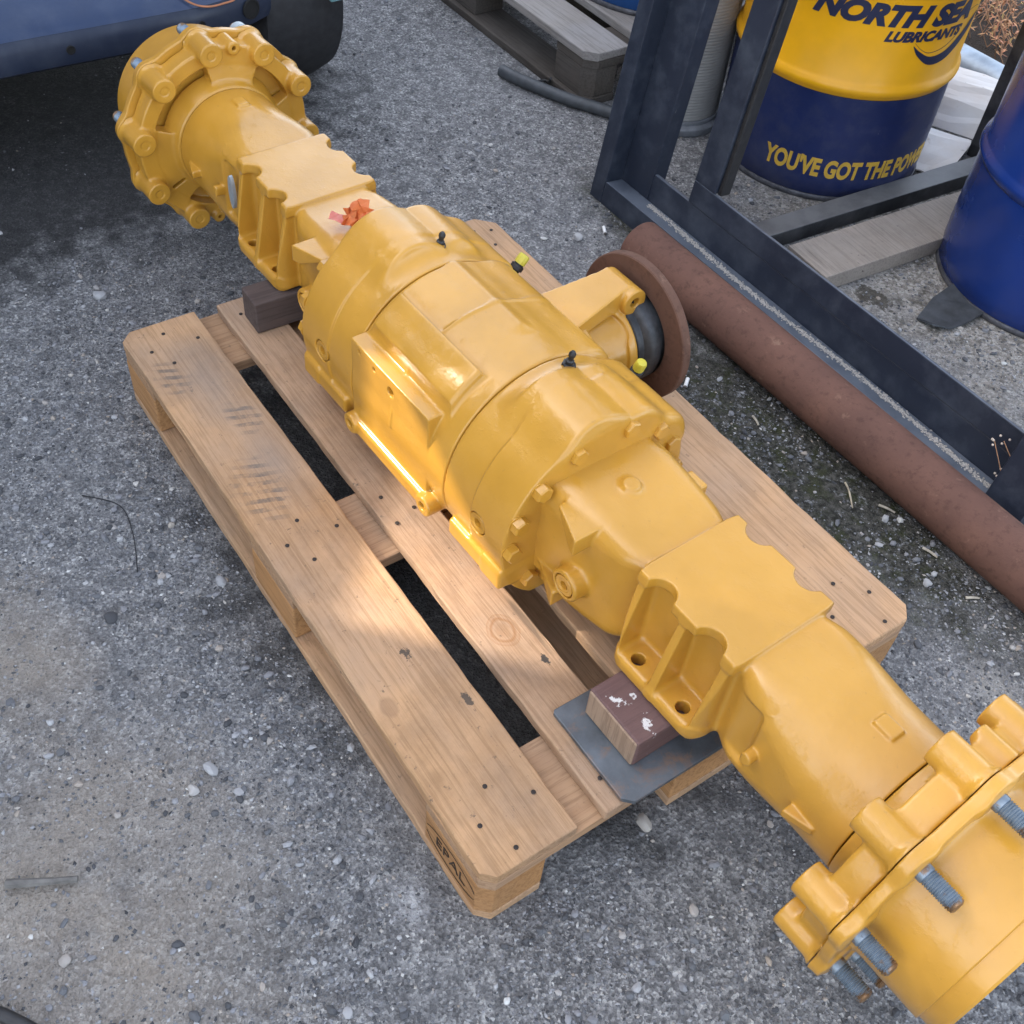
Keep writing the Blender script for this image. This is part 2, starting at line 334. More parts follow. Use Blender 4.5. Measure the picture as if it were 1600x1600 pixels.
# ------------------------------------------------------------------ signed-distance modelling kit (cast iron shapes)
def smin(a, b, k):
    if k <= 0: return np.minimum(a, b)
    h = np.clip(.5 + .5 * (b - a) / k, 0, 1); return b + (a - b) * h - k * h * (1 - h)
class SDF:
    def __init__(s, lo, hi, h):
        s.lo, s.h = np.array(lo, float), h
        n = np.ceil((np.array(hi) - lo) / h).astype(int) + 1
        ax = [np.arange(n[i]) * h + lo[i] for i in range(3)]
        s.X, s.Y, s.Z = np.meshgrid(*ax, indexing='ij', sparse=True); s.F = np.full(n, 9.0, np.float32)
    def add(s, d, k=.006): s.F = smin(s.F, d, k).astype(np.float32); return s
    def sub(s, d, k=.003): s.F = (-smin(-s.F, d, k)).astype(np.float32); return s
    def box(s, lo, hi, r=.003):
        q = [np.abs(A - (lo[i] + hi[i]) / 2) - ((hi[i] - lo[i]) / 2 - r) for i, A in enumerate((s.X, s.Y, s.Z))]
        return np.sqrt(np.maximum(q[0], 0) ** 2 + np.maximum(q[1], 0) ** 2 + np.maximum(q[2], 0) ** 2) + np.minimum(np.maximum(np.maximum(q[0], q[1]), q[2]), 0) - r
    def cyl(s, ax, c, rad, a, b, r=.003, rad2=None):          # cylinder or cone along axis ax, from a to b
        A = (s.X, s.Y, s.Z); o = [i for i in range(3) if i != ax]
        rr = np.sqrt((A[o[0]] - c[0]) ** 2 + (A[o[1]] - c[1]) ** 2); h = A[ax]
        if rad2 is not None: rad = rad + (rad2 - rad) * np.clip((h - a) / (b - a), 0, 1)
        q0 = rr - (rad - r); q1 = np.abs(h - (a + b) / 2) - ((b - a) / 2 - r)
        return np.sqrt(np.maximum(q0, 0) ** 2 + np.maximum(q1, 0) ** 2) + np.minimum(np.maximum(q0, q1), 0) - r
    def half(s, n, d):                                        # n.p < d
        n = np.array(n, float); l = np.linalg.norm(n); return (s.X * n[0] + s.Y * n[1] + s.Z * n[2] - d) / l
    def mesh(s, name):
        F, h = s.F, s.h; S = F < 0
        c = [(i, j, k) for i in (0, 1) for j in (0, 1) for k in (0, 1)]
        n = np.array(F.shape)
        sl = lambda A, o: A[o[0]:n[0] - 1 + o[0], o[1]:n[1] - 1 + o[1], o[2]:n[2] - 1 + o[2]]
        cnt = np.zeros(n - 1, np.int8)
        for o in c: cnt += sl(S, o)
        act = (cnt > 0) & (cnt < 8); I = np.argwhere(act); idx = np.full(n - 1, -1, np.int64); idx[act] = np.arange(len(I))
        f = {o: F[I[:, 0] + o[0], I[:, 1] + o[1], I[:, 2] + o[2]].astype(float) for o in c}
        P = np.zeros((len(I), 3)); W = np.zeros(len(I))
        for o in c:
            for ax in range(3):
                if o[ax]: continue
                e = list(o); e[ax] = 1; e = tuple(e); a, b = f[o], f[e]; cr = (a < 0) != (b < 0)
                t = np.where(cr, a / np.where(cr, a - b, 1), 0); p = np.tile(np.array(o, float), (len(I), 1)); p[:, ax] = t
                P += p * cr[:, None]; W += cr
        P /= W[:, None]
        V = (I + P) * h + s.lo
        G = np.zeros((len(I), 3))
        for ax in range(3):
            g = np.gradient(F, axis=ax)
            for o in c:
                wgt = np.prod([P[:, q] if o[q] else 1 - P[:, q] for q in range(3)], axis=0)
                G[:, ax] += wgt * g[I[:, 0] + o[0], I[:, 1] + o[1], I[:, 2] + o[2]]
        G /= np.linalg.norm(G, axis=1)[:, None] + 1e-12
        Q = []
        for ax in range(3):
            u, v = [q for q in range(3) if q != ax]
            A = [slice(1, -1)] * 3; A[ax] = slice(0, -1); B = list(A); B[ax] = slice(1, None)
            a, b = S[tuple(A)], S[tuple(B)]; E = np.argwhere(a != b); off = np.ones(3, int); off[ax] = 0; E = E + off
            inside = S[E[:, 0], E[:, 1], E[:, 2]]
            cell = lambda du, dv: idx[tuple((E - np.array([du if q == u else dv if q == v else 0 for q in range(3)])).T)]
            q = np.stack([cell(1, 1), cell(0, 1), cell(0, 0), cell(1, 0)], 1)
            flip = inside if ax != 1 else ~inside
            q[~flip] = q[~flip][:, ::-1]; Q.append(q)
        Q = np.concatenate(Q); s.data = (V, Q, G)
        return raw_mesh(name, V, Q, True, G)
def mirrored(name, data):
    V, Q, G = data; fl = np.array([-1, 1, 1]); return raw_mesh(name, V * fl, Q[:, ::-1], True, G * fl)
# ------------------------------------------------------------------ the axle (local frame: x along the axle, y across, z up; axis at z = .28)
AX = .28; TH = math.atan2(.039, 1.096)
axle = empty('drive_axle', (.572, .4005, 0), 'long yellow painted drive axle lying on the wooden pallet', 'axle', TH)
def apart(name, me, mat='yellow', parent=None, loc=None, rot=None):
    o = link(name, me, mat, parent or axle)
    if parent is None: o.location = (0, 0, AX)
    if loc is not None: o.location = Vector(loc) + (Vector((0, 0, AX)) if parent is None else Vector((0, 0, 0)))
    if rot is not None: o.rotation_euler = rot
    return o
H = .0020
spot = lambda a, r=.151: (r * math.cos(R(a)), r * math.sin(R(a)))
BOLTS = ((138, .153), (112, .156), (77, .152), (49, .148), (28, .147), (160, .156), (180, .155), (-145, .142), (4, .149), (-22, .149), (-40, .146))
# centre housing
g = SDF((-.142, -.21, -.15), (.142, .19, .20), H)
g.add(g.cyl(0, (0, 0), .1645, -.1288, .1288, .003), 0)
g.add(g.box((-.130, -.1625, -.088), (.083, -.03, .0945), .0012), .0025)                       # flat side with the ledge on top
hump = np.maximum(g.cyl(0, (0, 0), .1775, -.119, .094, .008), np.maximum(g.half((0, 1, .52), -.0), -(g.Y + .131)))
hump = np.maximum(hump, -(g.Z - .098)); g.add(hump, .009)
g.add(np.maximum(g.cyl(0, (0, 0), .1668, -.016, -.013, .001), -g.Z - 0 * g.X), .004)         # casting seam
g.add(g.cyl(0, (.098, .100), .035, -.1288, .1288, .01), .03)                                  # ridge on the far shoulder
g.add(g.box((-.128, -.172, -.092), (.104, -.13, -.060), .008), .005)                          # lower rail
for s_ in (-.122, .091): g.add(g.cyl(1, (s_, -.076), .0185, -.176, -.14, .003), .004); g.sub(g.cyl(1, (s_, -.076), .0075, -.2, -.145, .001), .001)
g.sub(g.cyl(1, (-.018, .068), .0085, -.2, -.13, .001), .0015)
for s_, z_ in ((-.106, .081), (-.064, .078)): g.sub(g.cyl(1, (s_, z_), .0040, -.2, -.14, .0005), .0005)
g.add(g.cyl(1, (0, 0), .092, .10, .175, .01), .02)                                            # root of the pinion nose
g.add(g.cyl(0, (.02, .157), .006, -.1288, .05, .004), .02)
g.sub(g.Z + .134 + 0 * g.X + 0 * g.Y, .004)
centre = apart('centre_housing', g.mesh('centre_housing'))
# side covers (ring castings with lobe, boss and feet)
g = SDF((.124, -.20, -.15), (.292, .19, .205), H)
g.add(g.cyl(0, (0, 0), .1645, .1312, .281, .0015), 0)
g.add(g.cyl(0, (0, 0), .1680, .200, .281, .0015), .002)
lobe = np.minimum(g.cyl(0, (-.022, .130), .056, .168, .281, .004), g.cyl(0, (.055, .128), .034, .172, .281, .004))
g.add(lobe, .030)
g.add(g.cyl(0, (.125, .085), .030, .14, .281, .006), .03)
g.add(g.box((.150, -.1675, -.082), (.281, -.07, -.050), .005), .008)
g.add(g.box((.235, -.168, -.084), (.281, -.07, -.044), .004), .006)
g.add(g.box((.150, .07, -.082), (.281, .1675, -.050), .006), .008)
g.sub(g.cyl(1, (.218, .004), .0192, -.2, -.1585, .0005), .0006)
g.sub(g.Z + .134 + 0 * g.X + 0 * g.Y, .004)
cover = apart('side_cover', g.mesh('side_cover')); cover2 = apart('side_cover', mirrored('side_cover', g.data))
# arms with spring pads
def sec(s, tab, j):
    xs = [t[0] for t in tab]; v = np.interp(s, xs, [t[j] for t in tab])
    return v
g = SDF((.262, -.15, -.14), (.872, .15, .145), .0021)
#        s     halfw  top    bottom  round
TAB = [(.262, .109, .114, -.114, .052), (.29, .106, .112, -.113, .048), (.33, .101, .109, -.110, .040), (.38, .094, .105, -.104, .032), (.43, .087, .100, -.094, .026),
       (.465, .070, .0985, -.070, .016), (.50, .0655, .0985, -.0685, .012), (.60, .0655, .0985, -.0685, .012), (.64, .074, .099, -.070, .020),
       (.67, .0895, .101, -.084, .036), (.71, .0940, .1035, -.093, .052), (.75, .0985, .1050, -.099, .074), (.79, .1025, .1062, -.103, .094), (.83, .1060, .107, -.1065, .105), (.872, .107, .107, -.107, .107)]
ss = np.linspace(.25, .88, 400); ker = np.hanning(25); ker /= ker.sum()
cur = [np.convolve(np.pad(sec(ss, TAB, j), 12, mode='edge'), ker, 'valid') for j in range(1, 5)]
a_, t_, b_, r_ = [np.interp(g.X, ss, q) for q in cur]
qy = np.abs(g.Y) - (a_ - r_); qz = np.abs(g.Z - (t_ + b_) / 2) - ((t_ - b_) / 2 - r_)
body = np.sqrt(np.maximum(qy, 0) ** 2 + np.maximum(qz, 0) ** 2) + np.minimum(np.maximum(qy, qz), 0) - r_
body = np.maximum(body, np.maximum(.266 - g.X, g.X - .8565)); g.add(body, 0)
Y0 = -.0015
top = g.box((.459, -.090, .086), (.640, .087, .1052), .0022)
arc = np.sqrt((g.X - .93) ** 2 + (g.Y - Y0) ** 2) - .476; top = np.maximum(top, arc); arc2 = np.sqrt((g.X - .17) ** 2 + (g.Y - Y0) ** 2) - .476; top = np.maximum(top, arc2)
g.add(top, .006)
def rib(s0, s1, k=.006):
    for sg in (-1, 1):
        dx = np.abs(g.X - .549) - (.085 - .030); dy = np.abs(g.Y) - (.1165 - .030)
        rr_ = np.sqrt(np.maximum(dx, 0) ** 2 + np.maximum(dy, 0) ** 2) + np.minimum(np.maximum(dx, dy), 0) - .030
        q = g.box((s0, -.125 if sg < 0 else .04, -.06), (s1, -.04 if sg < 0 else .125, .096), .003)
        q = np.maximum(np.maximum(q, rr_), g.half((0, sg, .20), .1068)); g.add(q, k)
rib(.460, .4765, .008); rib(.5415, .5545); rib(.6205, .639, .010)
for sg in (-1, 1):
    lo = (.464, -.1165, -.070) if sg < 0 else (.464, .0, -.070); hi = (.634, .0, -.043) if sg < 0 else (.634, .1165, -.043)
    fl = g.box(lo, hi, .010)
    dx = np.abs(g.X - .549) - (.085 - .030); dy = np.abs(g.Y) - (.1165 - .030)
    fl = np.maximum(fl, np.sqrt(np.maximum(dx, 0) ** 2 + np.maximum(dy, 0) ** 2) + np.minimum(np.maximum(dx, dy), 0) - .030)
    g.add(fl, .008)
for s_ in (.503, .593):
    for sg in (-1, 1):
        g.sub(g.cyl(2, (s_, sg * .0930), .0228, .07, .2, .001), .002)
        g.sub(g.cyl(2, (s_, sg * .0955), .0098, -.2, .0, .001), .0015)
        g.sub(g.cyl(2, (s_, sg * .0955), .0165, -.0425, -.0, .003), .002)
# triangular gussets, plug boss, stubs and locating blocks
for z0, z1, s0, s1 in ((.066, .098, .312, .376), (-.072, -.042, .290, .352)):
    q = g.box((s0, -.150, z0), (s1, -.06, z1), .002)
    q = np.maximum(q, g.half((-.36, -1, 0), .1278 - .36 * s1)); q = np.maximum(q, g.half((-.55, 0, -1), -z0 - .55 * (s0 + .050)))
    g.add(q, .004)
g.add(g.cyl(1, (.362, -.018), .0265, -.120, -.06, .005), .008)
g.sub(g.cyl(1, (.362, -.018), .0192, -.14, -.112, .0005), .0006)
g.add(g.cyl(2, (.347, -.008), .0125, .08, .1165, .003), .012)
g.add(g.box((.352, .06, .045), (.388, .108, .082), .003), .006)
for s_, a_d in ((.699, 133), (.707, 177)):
    cv, sv = math.cos(R(a_d)), math.sin(R(a_d)); uu = g.Y * cv + g.Z * sv; tt = np.sqrt((g.X - s_) ** 2 + (g.Z * cv - g.Y * sv) ** 2)
    q = np.maximum(tt - .0105, np.abs(uu - (.100 if a_d == 133 else .095)) - (.0175 if a_d == 133 else .0165)); g.add(q, .003)
for sg in (-1, 1): g.sub(g.box((.641, -.20 if sg < 0 else .084, -.046), (.7005, -.084 if sg < 0 else .20, .074), .010), .004)          # recess behind the pad
g.add(g.box((.785, -.010, .09), (.816, .014, .1120), .003), .004)                                   # small raised pad on the tube
q = g.box((.782, -.124, -.008), (.822, -.08, .006), .002); g.add(np.maximum(q, g.half((.30, -1, 0), .120 + .30 * .782)), .003)
for a, r in BOLTS: v, z = spot(a, r); g.sub(g.cyl(0, (v, z), .0185, .2812, .310, .003), .005)
arm = apart('axle_arm', g.mesh('axle_arm')); arm2 = apart('axle_arm', mirrored('axle_arm', g.data))
# pinion nose with bracket lug
g = SDF((-.14, .11, -.13), (.13, .315, .135), .0021)
g.add(g.cyl(1, (0, 0), .088, .12, .215, .004, rad2=.066), 0)
g.add(g.cyl(1, (0, 0), .070, .18, .258, .003), .012)
g.add(g.cyl(1, (0, 0), .0765, .242, .260, .002), .004)
armq = g.box((-.075, .11, .050), (.060, .274, .118), .006); armq = np.maximum(armq, g.half((0, -.10, 1), .0858)); armq = np.maximum(armq, np.maximum(g.half((1, .20, 0), .068), g.half((-1, .11, 0), .0752))); g.add(armq, .010)
g.sub(g.box((-.01, .17, .02), (.06, .250, .070), .012), .010)
g.add(g.cyl(1, (0, 0), .068, .15, .258, .003), .006)
g.add(g.cyl(0, (.276, .090), .0235, -.046, .030, .002), .004); g.sub(g.cyl(0, (.276, .090), .0085, -.2, .2, .001), .001)
g.add(g.box((.045, .13, -.065), (.078, .270, -.032), .004), .008)
g.add(g.cyl(1, (.060, -.048), .016, .2, .262, .003), .006)
pin = apart('pinion_housing', g.mesh('pinion_housing'))
bm = lathe(bmesh.new(), [(.062, .255), (.071, .261), (.074, .263), (.074, .275), (.083, .280), (.086, .286), (.086, .300), (.080, .304), (.080, .316), (.086, .318), (.086, .324), (.045, .324), (.045, .333), (.02, .333)], 56, 'y')
apart('yoke_flange', bm_mesh('yoke_flange', bm, True, 35), 'darksteel', pin, (0, 0, .003))
bm = lathe(bmesh.new(), [(.0865, .3105), (.129, .3105), (.131, .3125), (.131, .3265), (.129, .3285), (.0865, .3285), (.0865, .3105)], 72, 'y', close=False)
apart('brake_disc', bm_mesh('brake_disc', bm, True, 35), 'rust_disc', pin, (0, -.002, .004))
# black fittings with yellow caps
def fitting(par, loc, d):
    d = Vector(d).normalized(); q = Vector((0, 0, 1)).rotation_difference(d).to_euler()
    bm = lathe(bmesh.new(), [(.008, -.02), (.0085, 0), (.0115, .001), (.0115, .009), (.0085, .010), (.0085, .016)], 12)
    o = apart('hose_fitting', bm_mesh('hose_fitting', bm, True, 40), 'black', par, loc, q)
    bm = lathe(bmesh.new(), [(.0098, .012), (.0098, .026), (.0085, .029), (.004, .0295)], 10)
    c = link('protective_cap', bm_mesh('protective_cap', bm, True, 30), 'capyellow', axle); c.parent = o
fitting(cover2, (-.150, .166, .083), (-.02, .5, .55)); fitting(pin, (.100, .232, .012), (.25, .12, 1))
# bleed nipples
for par, s_ in ((cover, .152), (cover2, -.176)):
    bm = lathe(bmesh.new(), [(.0105, -.004), (.0105, .003), (.0085, .004)], 6)
    lathe(bm, [(.0065, .003), (.0065, .009), (.0042, .011), (.0042, .016), (.0055, .018), (.0055, .022), (.003, .026)], 14)
    o = apart('bleed_nipple', bm_mesh('bleed_nipple', bm, True, 40), 'black', par, (s_, .029, .1635), (-.12, .12, 0))
    bm = bmesh.new(); t = tube_mesh('dust_ring', [(.008 * math.cos(a), .008 * math.sin(a), 0) for a in np.linspace(0, 5.8, 14)], .0009, 6, 2)
    c = link('dust_ring', t, 'black', o, loc=(.006, -.004, .005), rot=(.5, .4, 0))
# hexagon bolts round both covers
def hexbolt():
    bm = lathe(bmesh.new(), [(.0148, 0), (.0148, .0022), (.0138, .0025)], 18, 'x')
    a = lathe(bm, [(.0137, .0015), (.0137, .0138), (.0116, .0158)], 6, 'x')
    return bm_mesh('bolt', bm, False)
BOLT = hexbolt()
for sg, par in ((1, cover), (-1, cover2)):
    for a, r in BOLTS:
        v, z = spot(a, r)
        o = apart('bolt', BOLT, 'yellow_bolt', par, (sg * .2800, v, z), (random.uniform(0, 1), 0, 0 if sg > 0 else math.pi))
# socket plugs in the covers and arms
bm = bmesh.new(); hexa = [(.0080 * math.cos(i * math.pi / 3), .0080 * math.sin(i * math.pi / 3)) for i in range(6)]
oc = [[bm.verts.new((r * math.cos(a), y, r * math.sin(a))) for a in [2 * math.pi * i / 24 for i in range(24)]] for r, y in ((.0176, .010), (.0176, .0008), (.0168, 0.), (.0115, 0.), (.0105, .0008))]
for j in range(4):
    for i in range(24): bm.faces.new((oc[j][i], oc[j][(i + 1) % 24], oc[j + 1][(i + 1) % 24], oc[j + 1][i]))
hx = [bm.verts.new((x, .0008, z)) for x, z in hexa]; hb = [bm.verts.new((x, .010, z)) for x, z in hexa]
for i in range(6):
    for q in range(4): bm.faces.new((oc[4][(i * 4 + q) % 24], oc[4][(i * 4 + q + 1) % 24], hx[i if q < 2 else (i + 1) % 6]))
    bm.faces.new((oc[4][(i * 4 + 2) % 24], hx[(i + 1) % 6], hx[i])); bm.faces.new((hx[i], hx[(i + 1) % 6], hb[(i + 1) % 6], hb[i]))
bm.faces.new(hb)
PLUG = bm_mesh('socket_plug', bm, False)
for par, sg, pv in ((cover, 1, (.218, -.1662, .004)), (cover2, -1, (.218, -.1662, .004)), (arm, 1, (.362, -.1190, -.018)), (arm2, -1, (.362, -.1190, -.018))):
    apart('socket_plug', PLUG, 'yellow_bolt', par, (sg * pv[0], pv[1], pv[2]), (0, .3, 0))
# wheel hubs
g = SDF((.850, -.216, -.216), (.945, .216, .216), H)
g.add(g.cyl(0, (0, 0), .109, .858, .90, .003, rad2=.124), 0); g.add(g.cyl(0, (0, 0), .150, .909, .936, .003), .004)
ringd = np.maximum(g.cyl(0, (0, 0), .178, .880, .919, .004), -g.cyl(0, (0, 0), .149, .80, .93, .002)); g.add(ringd, .005)
ang = [24 + 36 * k for k in range(10)]
for a in ang:
    v, z = spot(a, .1765); g.add(g.cyl(0, (v, z), .0228, .8585, .9195, .002), .008)
for a in (79, -103): v, z = spot(a, .176); g.add(g.cyl(0, (v, z), .0125, .872, .9195, .003), .010); g.sub(g.cyl(0, (v, z), .004, .86, .9, .0005), .0005)
A = np.arctan2(g.Z, g.Y); RR = np.sqrt(g.Y ** 2 + g.Z ** 2)
for a, wd in ((78, 21), (186, 25), (-66, 22), (2, 17), (-138 + 360, 8)):
    da = np.abs((A - R(a) + np.pi) % (2 * np.pi) - np.pi)
    q = np.maximum(np.maximum((da - R(wd)) * RR, RR - .162), (.872 - g.X + (RR - .112) * .22) + 0 * g.Y); q = np.maximum(q, g.X - .905); g.add(np.maximum(q, .10 - RR), .006)
plate = g.cyl(0, (0, 0), .191, .9205, .936, .002); g.add(plate, 0)
for a in ang: v, z = spot(a, .1765); g.add(g.cyl(0, (v, z), .0265, .9205, .936, .002), .014)
g.sub(np.maximum(np.abs(g.X - .9198) - .0008, .160 - RR), .001)
for a in ang: v, z = spot(a, .1765); g.sub(g.cyl(0, (v, z), .0085, .84, .861, .0005), .001); g.add(g.cyl(0, (v, z), .0072, .8595, .87, .001), 0)
hub = apart('wheel_hub', g.mesh('wheel_hub')); hub2 = apart('wheel_hub', mirrored('wheel_hub', g.data))
bm = lathe(bmesh.new(), [(.12, .930), (.158, .935), (.1535, .938), (.1502, .943), (.1495, .95), (.1495, 1.0335), (.148, 1.0345), (.1455, 1.0352), (.1455, 1.058), (.143, 1.061), (.07, 1.061), (.068, 1.058), (.0, 1.058)], 96, 'x')
DR = bm_mesh('hub_drum', bm, True, 32)
apart('hub_drum', DR); o = apart('hub_drum', DR); o.rotation_euler = (0, 0, math.pi)
prof = [(.0112, .932), (.0112, .945)]
x = .945
while x < .984: prof += [(.0112, x + .0012), (.0094, x + .0021)]; x += .0030
prof += [(.0098, .9855), (.006, .9875)]
STUD = bm_mesh('wheel_stud', lathe(bmesh.new(), [(r, h - .936) for r, h in prof], 18, 'x'), True, 30)
for sg, par in ((1, hub), (-1, hub2)):
    for a in ang:
        v, z = spot(a, .1765)
        o = apart('wheel_stud', STUD, 'stud', par, (sg * .936, v, z), (0, 0, 0 if sg > 0 else math.pi))
        if sg < 0 and a == 60:
            bm = lathe(bmesh.new(), [(.0125, .004), (.0185, .004), (.0185, .018), (.0165, .019), (.0165, .021), (.0185, .022), (.0185, .034), (.016, .037), (.012, .037)], 24, 'x')
            link('stud_sleeve', bm_mesh('stud_sleeve', bm, True, 35), 'zinc_pale', par, loc=(-.936, v, z), rot=(0, 0, math.pi))
# silver sticker on the far tube
bm = bmesh.new(); vs = []
for i in range(25):
    row = []
    for j in range(2):
        pass
pts = [(.010 * math.cos(t), .034 * math.sin(t)) for t in np.linspace(0, 2 * math.pi, 36, endpoint=False)]
ring = [bm.verts.new((-.655 + p[0], -math.sqrt(.1005 ** 2 - 0) - .0012, .030 + p[1])) for p in pts]
ring2 = [bm.verts.new((v.co.x, v.co.y + .006, v.co.z)) for v in ring]
bm.faces.new(ring); bm.faces.new(ring2[::-1])
for i in range(36): bm.faces.new((ring[i], ring2[i], ring2[(i + 1) % 36], ring[(i + 1) % 36]))
apart('sticker', bm_mesh('sticker', bm), 'silver', arm2)
# orange tape scrap behind the far cover
def crumple(name, w_, l_, n, amp, seed):
    rs = np.random.default_rng(seed); bm = bmesh.new(); G = [[None] * (n + 1) for _ in range(n + 1)]
    for i in range(n + 1):
        for j in range(n + 1): G[i][j] = bm.verts.new((w_ * (i / n - .5) + rs.normal(0, amp * .3), l_ * (j / n - .5) + rs.normal(0, amp * .3), abs(rs.normal(0, amp))))
    for i in range(n):
        for j in range(n): bm.faces.new((G[i][j], G[i + 1][j], G[i + 1][j + 1], G[i][j + 1]))
    bmesh.ops.solidify(bm, geom=bm.faces[:], thickness=.0006)
    return bm_mesh(name, bm)
tp = empty('tape_scrap', (.572 - .343, .4005 - .030, AX + .121), 'crumpled orange and pink tape scrap stuck behind the far yellow cover', 'tape', .3)
def scrap(name, n, w_, h_, seed, amp):
    rs = np.random.default_rng(seed); bm = bmesh.new(); G = []
    for i in range(n + 1):
        row = []
        for j in range(n + 1):
            u, v = i / n - .5, j / n; row.append(bm.verts.new((w_ * u + rs.normal(0, amp), h_ * .45 * (v - .5) + amp * 2.2 * math.sin(5 * u * 3 + v * 4 + seed) + rs.normal(0, amp), h_ * v * (1 - .5 * abs(u)) + rs.normal(0, amp * .8))))
        G.append(row)
    for i in range(n):
        for j in range(n): bm.faces.new((G[i][j], G[i + 1][j], G[i + 1][j + 1], G[i][j + 1]))
    bmesh.ops.solidify(bm, geom=bm.faces[:], thickness=.0007); return bm_mesh(name, bm)
link('tape_fold', scrap('tape_fold', 5, .042, .040, 2, .0028), 'tape', tp, loc=(.004, 0, .002))
link('tape_fold', scrap('tape_fold', 4, .030, .030, 5, .0030), 'tape', tp, loc=(-.004, -.012, .001), rot=(-.5, .1, .7))
link('tape_tail', crumple('tape_tail', .040, .024, 3, .0022, 4), 'tapepink', tp, loc=(-.026, -.014, .0015), rot=(0, .10, .5))
# ------------------------------------------------------------------ main pallet
def nail_mesh():
    return bm_mesh('nail', lathe(bmesh.new(), [(.0032, -.001), (.0036, .0005), (.002, .0008)], 8))
NAIL = nail_mesh()
def clip_box(name, lo, hi, cut=None, bevel=.0022, rough=0.0):              # a board; cut = list of (corner x sign, y sign, size) chamfers
    bm = box_bm(bmesh.new(), lo, hi, bevel, 2)
    for sx, sy, c in cut or ():
        p = Vector((hi[0] if sx > 0 else lo[0], hi[1] if sy > 0 else lo[1], 0)); nrm = Vector((sx, sy, 0)).normalized()
        q = p - nrm * c * .7071
        r = bmesh.ops.bisect_plane(bm, geom=bm.verts[:] + bm.edges[:] + bm.faces[:], plane_co=q, plane_no=nrm, clear_outer=True)
        ed = [e for e in bm.edges if e.is_boundary]
        if ed: bmesh.ops.holes_fill(bm, edges=ed)
    if rough:                                                   # edges knocked about by use
        L = max(range(3), key=lambda i: hi[i] - lo[i]); ed = [e for e in bm.edges if abs((e.verts[0].co - e.verts[1].co)[L]) > .6 * (hi[L] - lo[L])]
        bmesh.ops.subdivide_edges(bm, edges=ed, cuts=36); rs = np.random.default_rng(int(abs(lo[1]) * 1e4) + 3); ph = rs.uniform(0, 6, 8)
        for v in bm.verts:
            q = v.co[L]; o = [i for i in range(3) if i != L]
            for n_, i in enumerate(o):
                side = 1 if v.co[i] > (lo[i] + hi[i]) / 2 else -1
                d = .0006 * math.sin(17 * q + ph[n_] + side) + .0005 * math.sin(53 * q + ph[n_ + 2] * side) + rs.normal(0, .00035)
                if rs.random() < .04: d += .0022
                v.co[i] -= side * abs(d) * (rough if i != 2 else rough * .6)
    return bm_mesh(name, bm)
pal = empty('wooden_pallet', (0, 0, 0), 'pale pine pallet stamped EPAL carrying the yellow axle', 'pallet')
ch = .022; cn = .017
tops = [(0, .145, 'wood_front', [(-1, -1, ch), (1, -1, cn)], 0, 1.2), (.186, .281, 'wood_second', [], .004, 1.205), (.327, .472, 'wood', [], 0, 1.2), (.515, .612, 'wood', [], .002, 1.2), (.655, .80, 'wood', [(-1, 1, .035), (1, 1, ch)], -.004, 1.2)]
boards = []
for y0, y1, mt, cut, xa, xb in tops:
    b = link('top_board', clip_box('top_board', (xa, y0, .1222), (xb, y1, .144), cut, .0025, 1.3), mt, pal); boards.append(b)
for x0, x1 in ((0, .145), (.5275, .6725), (1.055, 1.2)):
    cut = [(-1, -1, ch), (-1, 1, ch)] if x0 == 0 else [(1, -1, cn), (1, 1, ch)] if x0 > 1 else []
    link('cross_board', clip_box('cross_board', (x0, .001, .1002), (x1, .799, .122), cut), 'wood_cross', pal)
    for y0, y1 in ((0, .1), (.3275, .4725), (.7, .8)):
        cc = [(1 if x0 > 1 else -1, -1 if y0 == 0 else 1, cn + .001)] if (x0 == 0 or x0 > 1) and y0 != .3275 else []
        link('block', clip_box('block', (x0 + .0015, y0 + (.0005 if y0 == 0 else 0), .0222), (x1 - .0015, y1, .100), cc, .003), 'wood_side', pal)
for y0, y1 in ((0, .1), (.3275, .4725), (.7, .8)):
    cut = [(s_, -1 if y0 == 0 else 1, cn + .002) for s_ in (-1, 1)] if y0 != .3275 else []
    link('bottom_board', clip_box('bottom_board', (.001, y0, .0), (1.199, y1, .022), cut, .0025, 1.3), 'wood', pal)
nl = {0: [(.035, .071), (.072, .034), (.074, .12), (.117, .057), (.551, .073), (.592, .121), (.589, .037), (.634, .06), (1.088, .072), (1.129, .122), (1.131, .036), (1.18, .059)],
      1: [(.05, .215), (.10, .25), (.575, .21), (.62, .245), (.635, .205), (1.16, .21)], 4: [(.005 + .03, .741), (.048, .775), (.094, .755), (.58, .70), (.62, .76), (1.089, .728), (1.131, .766), (1.135, .68), (1.184, .745)], 2: [(1.15, .40), (.07, .4)]}
for bi, pts in nl.items():
    for i, (x, y) in enumerate(pts): link('nail', NAIL if not (bi == 4 and i > 6) else NAIL, 'nail', boards[bi], loc=(x, y, .1443))
def text_mesh(name, body, size, shear=0.0, bold=0.0, sx=1.0, ext=.0004):
    cu = bpy.data.curves.new(name, 'FONT'); cu.body = body; cu.size = size; cu.shear = shear; cu.offset = bold; cu.extrude = ext; cu.align_x = 'CENTER'; cu.resolution_u = 4
    o = bpy.data.objects.new(name, cu); COL.objects.link(o)
    me = bpy.data.meshes.new_from_object(o.evaluated_get(bpy.context.evaluated_depsgraph_get())); me.name = name
    bpy.data.objects.remove(o); bpy.data.curves.remove(cu)
    for v in me.vertices: v.co.x *= sx
    me.materials.clear()
    return me
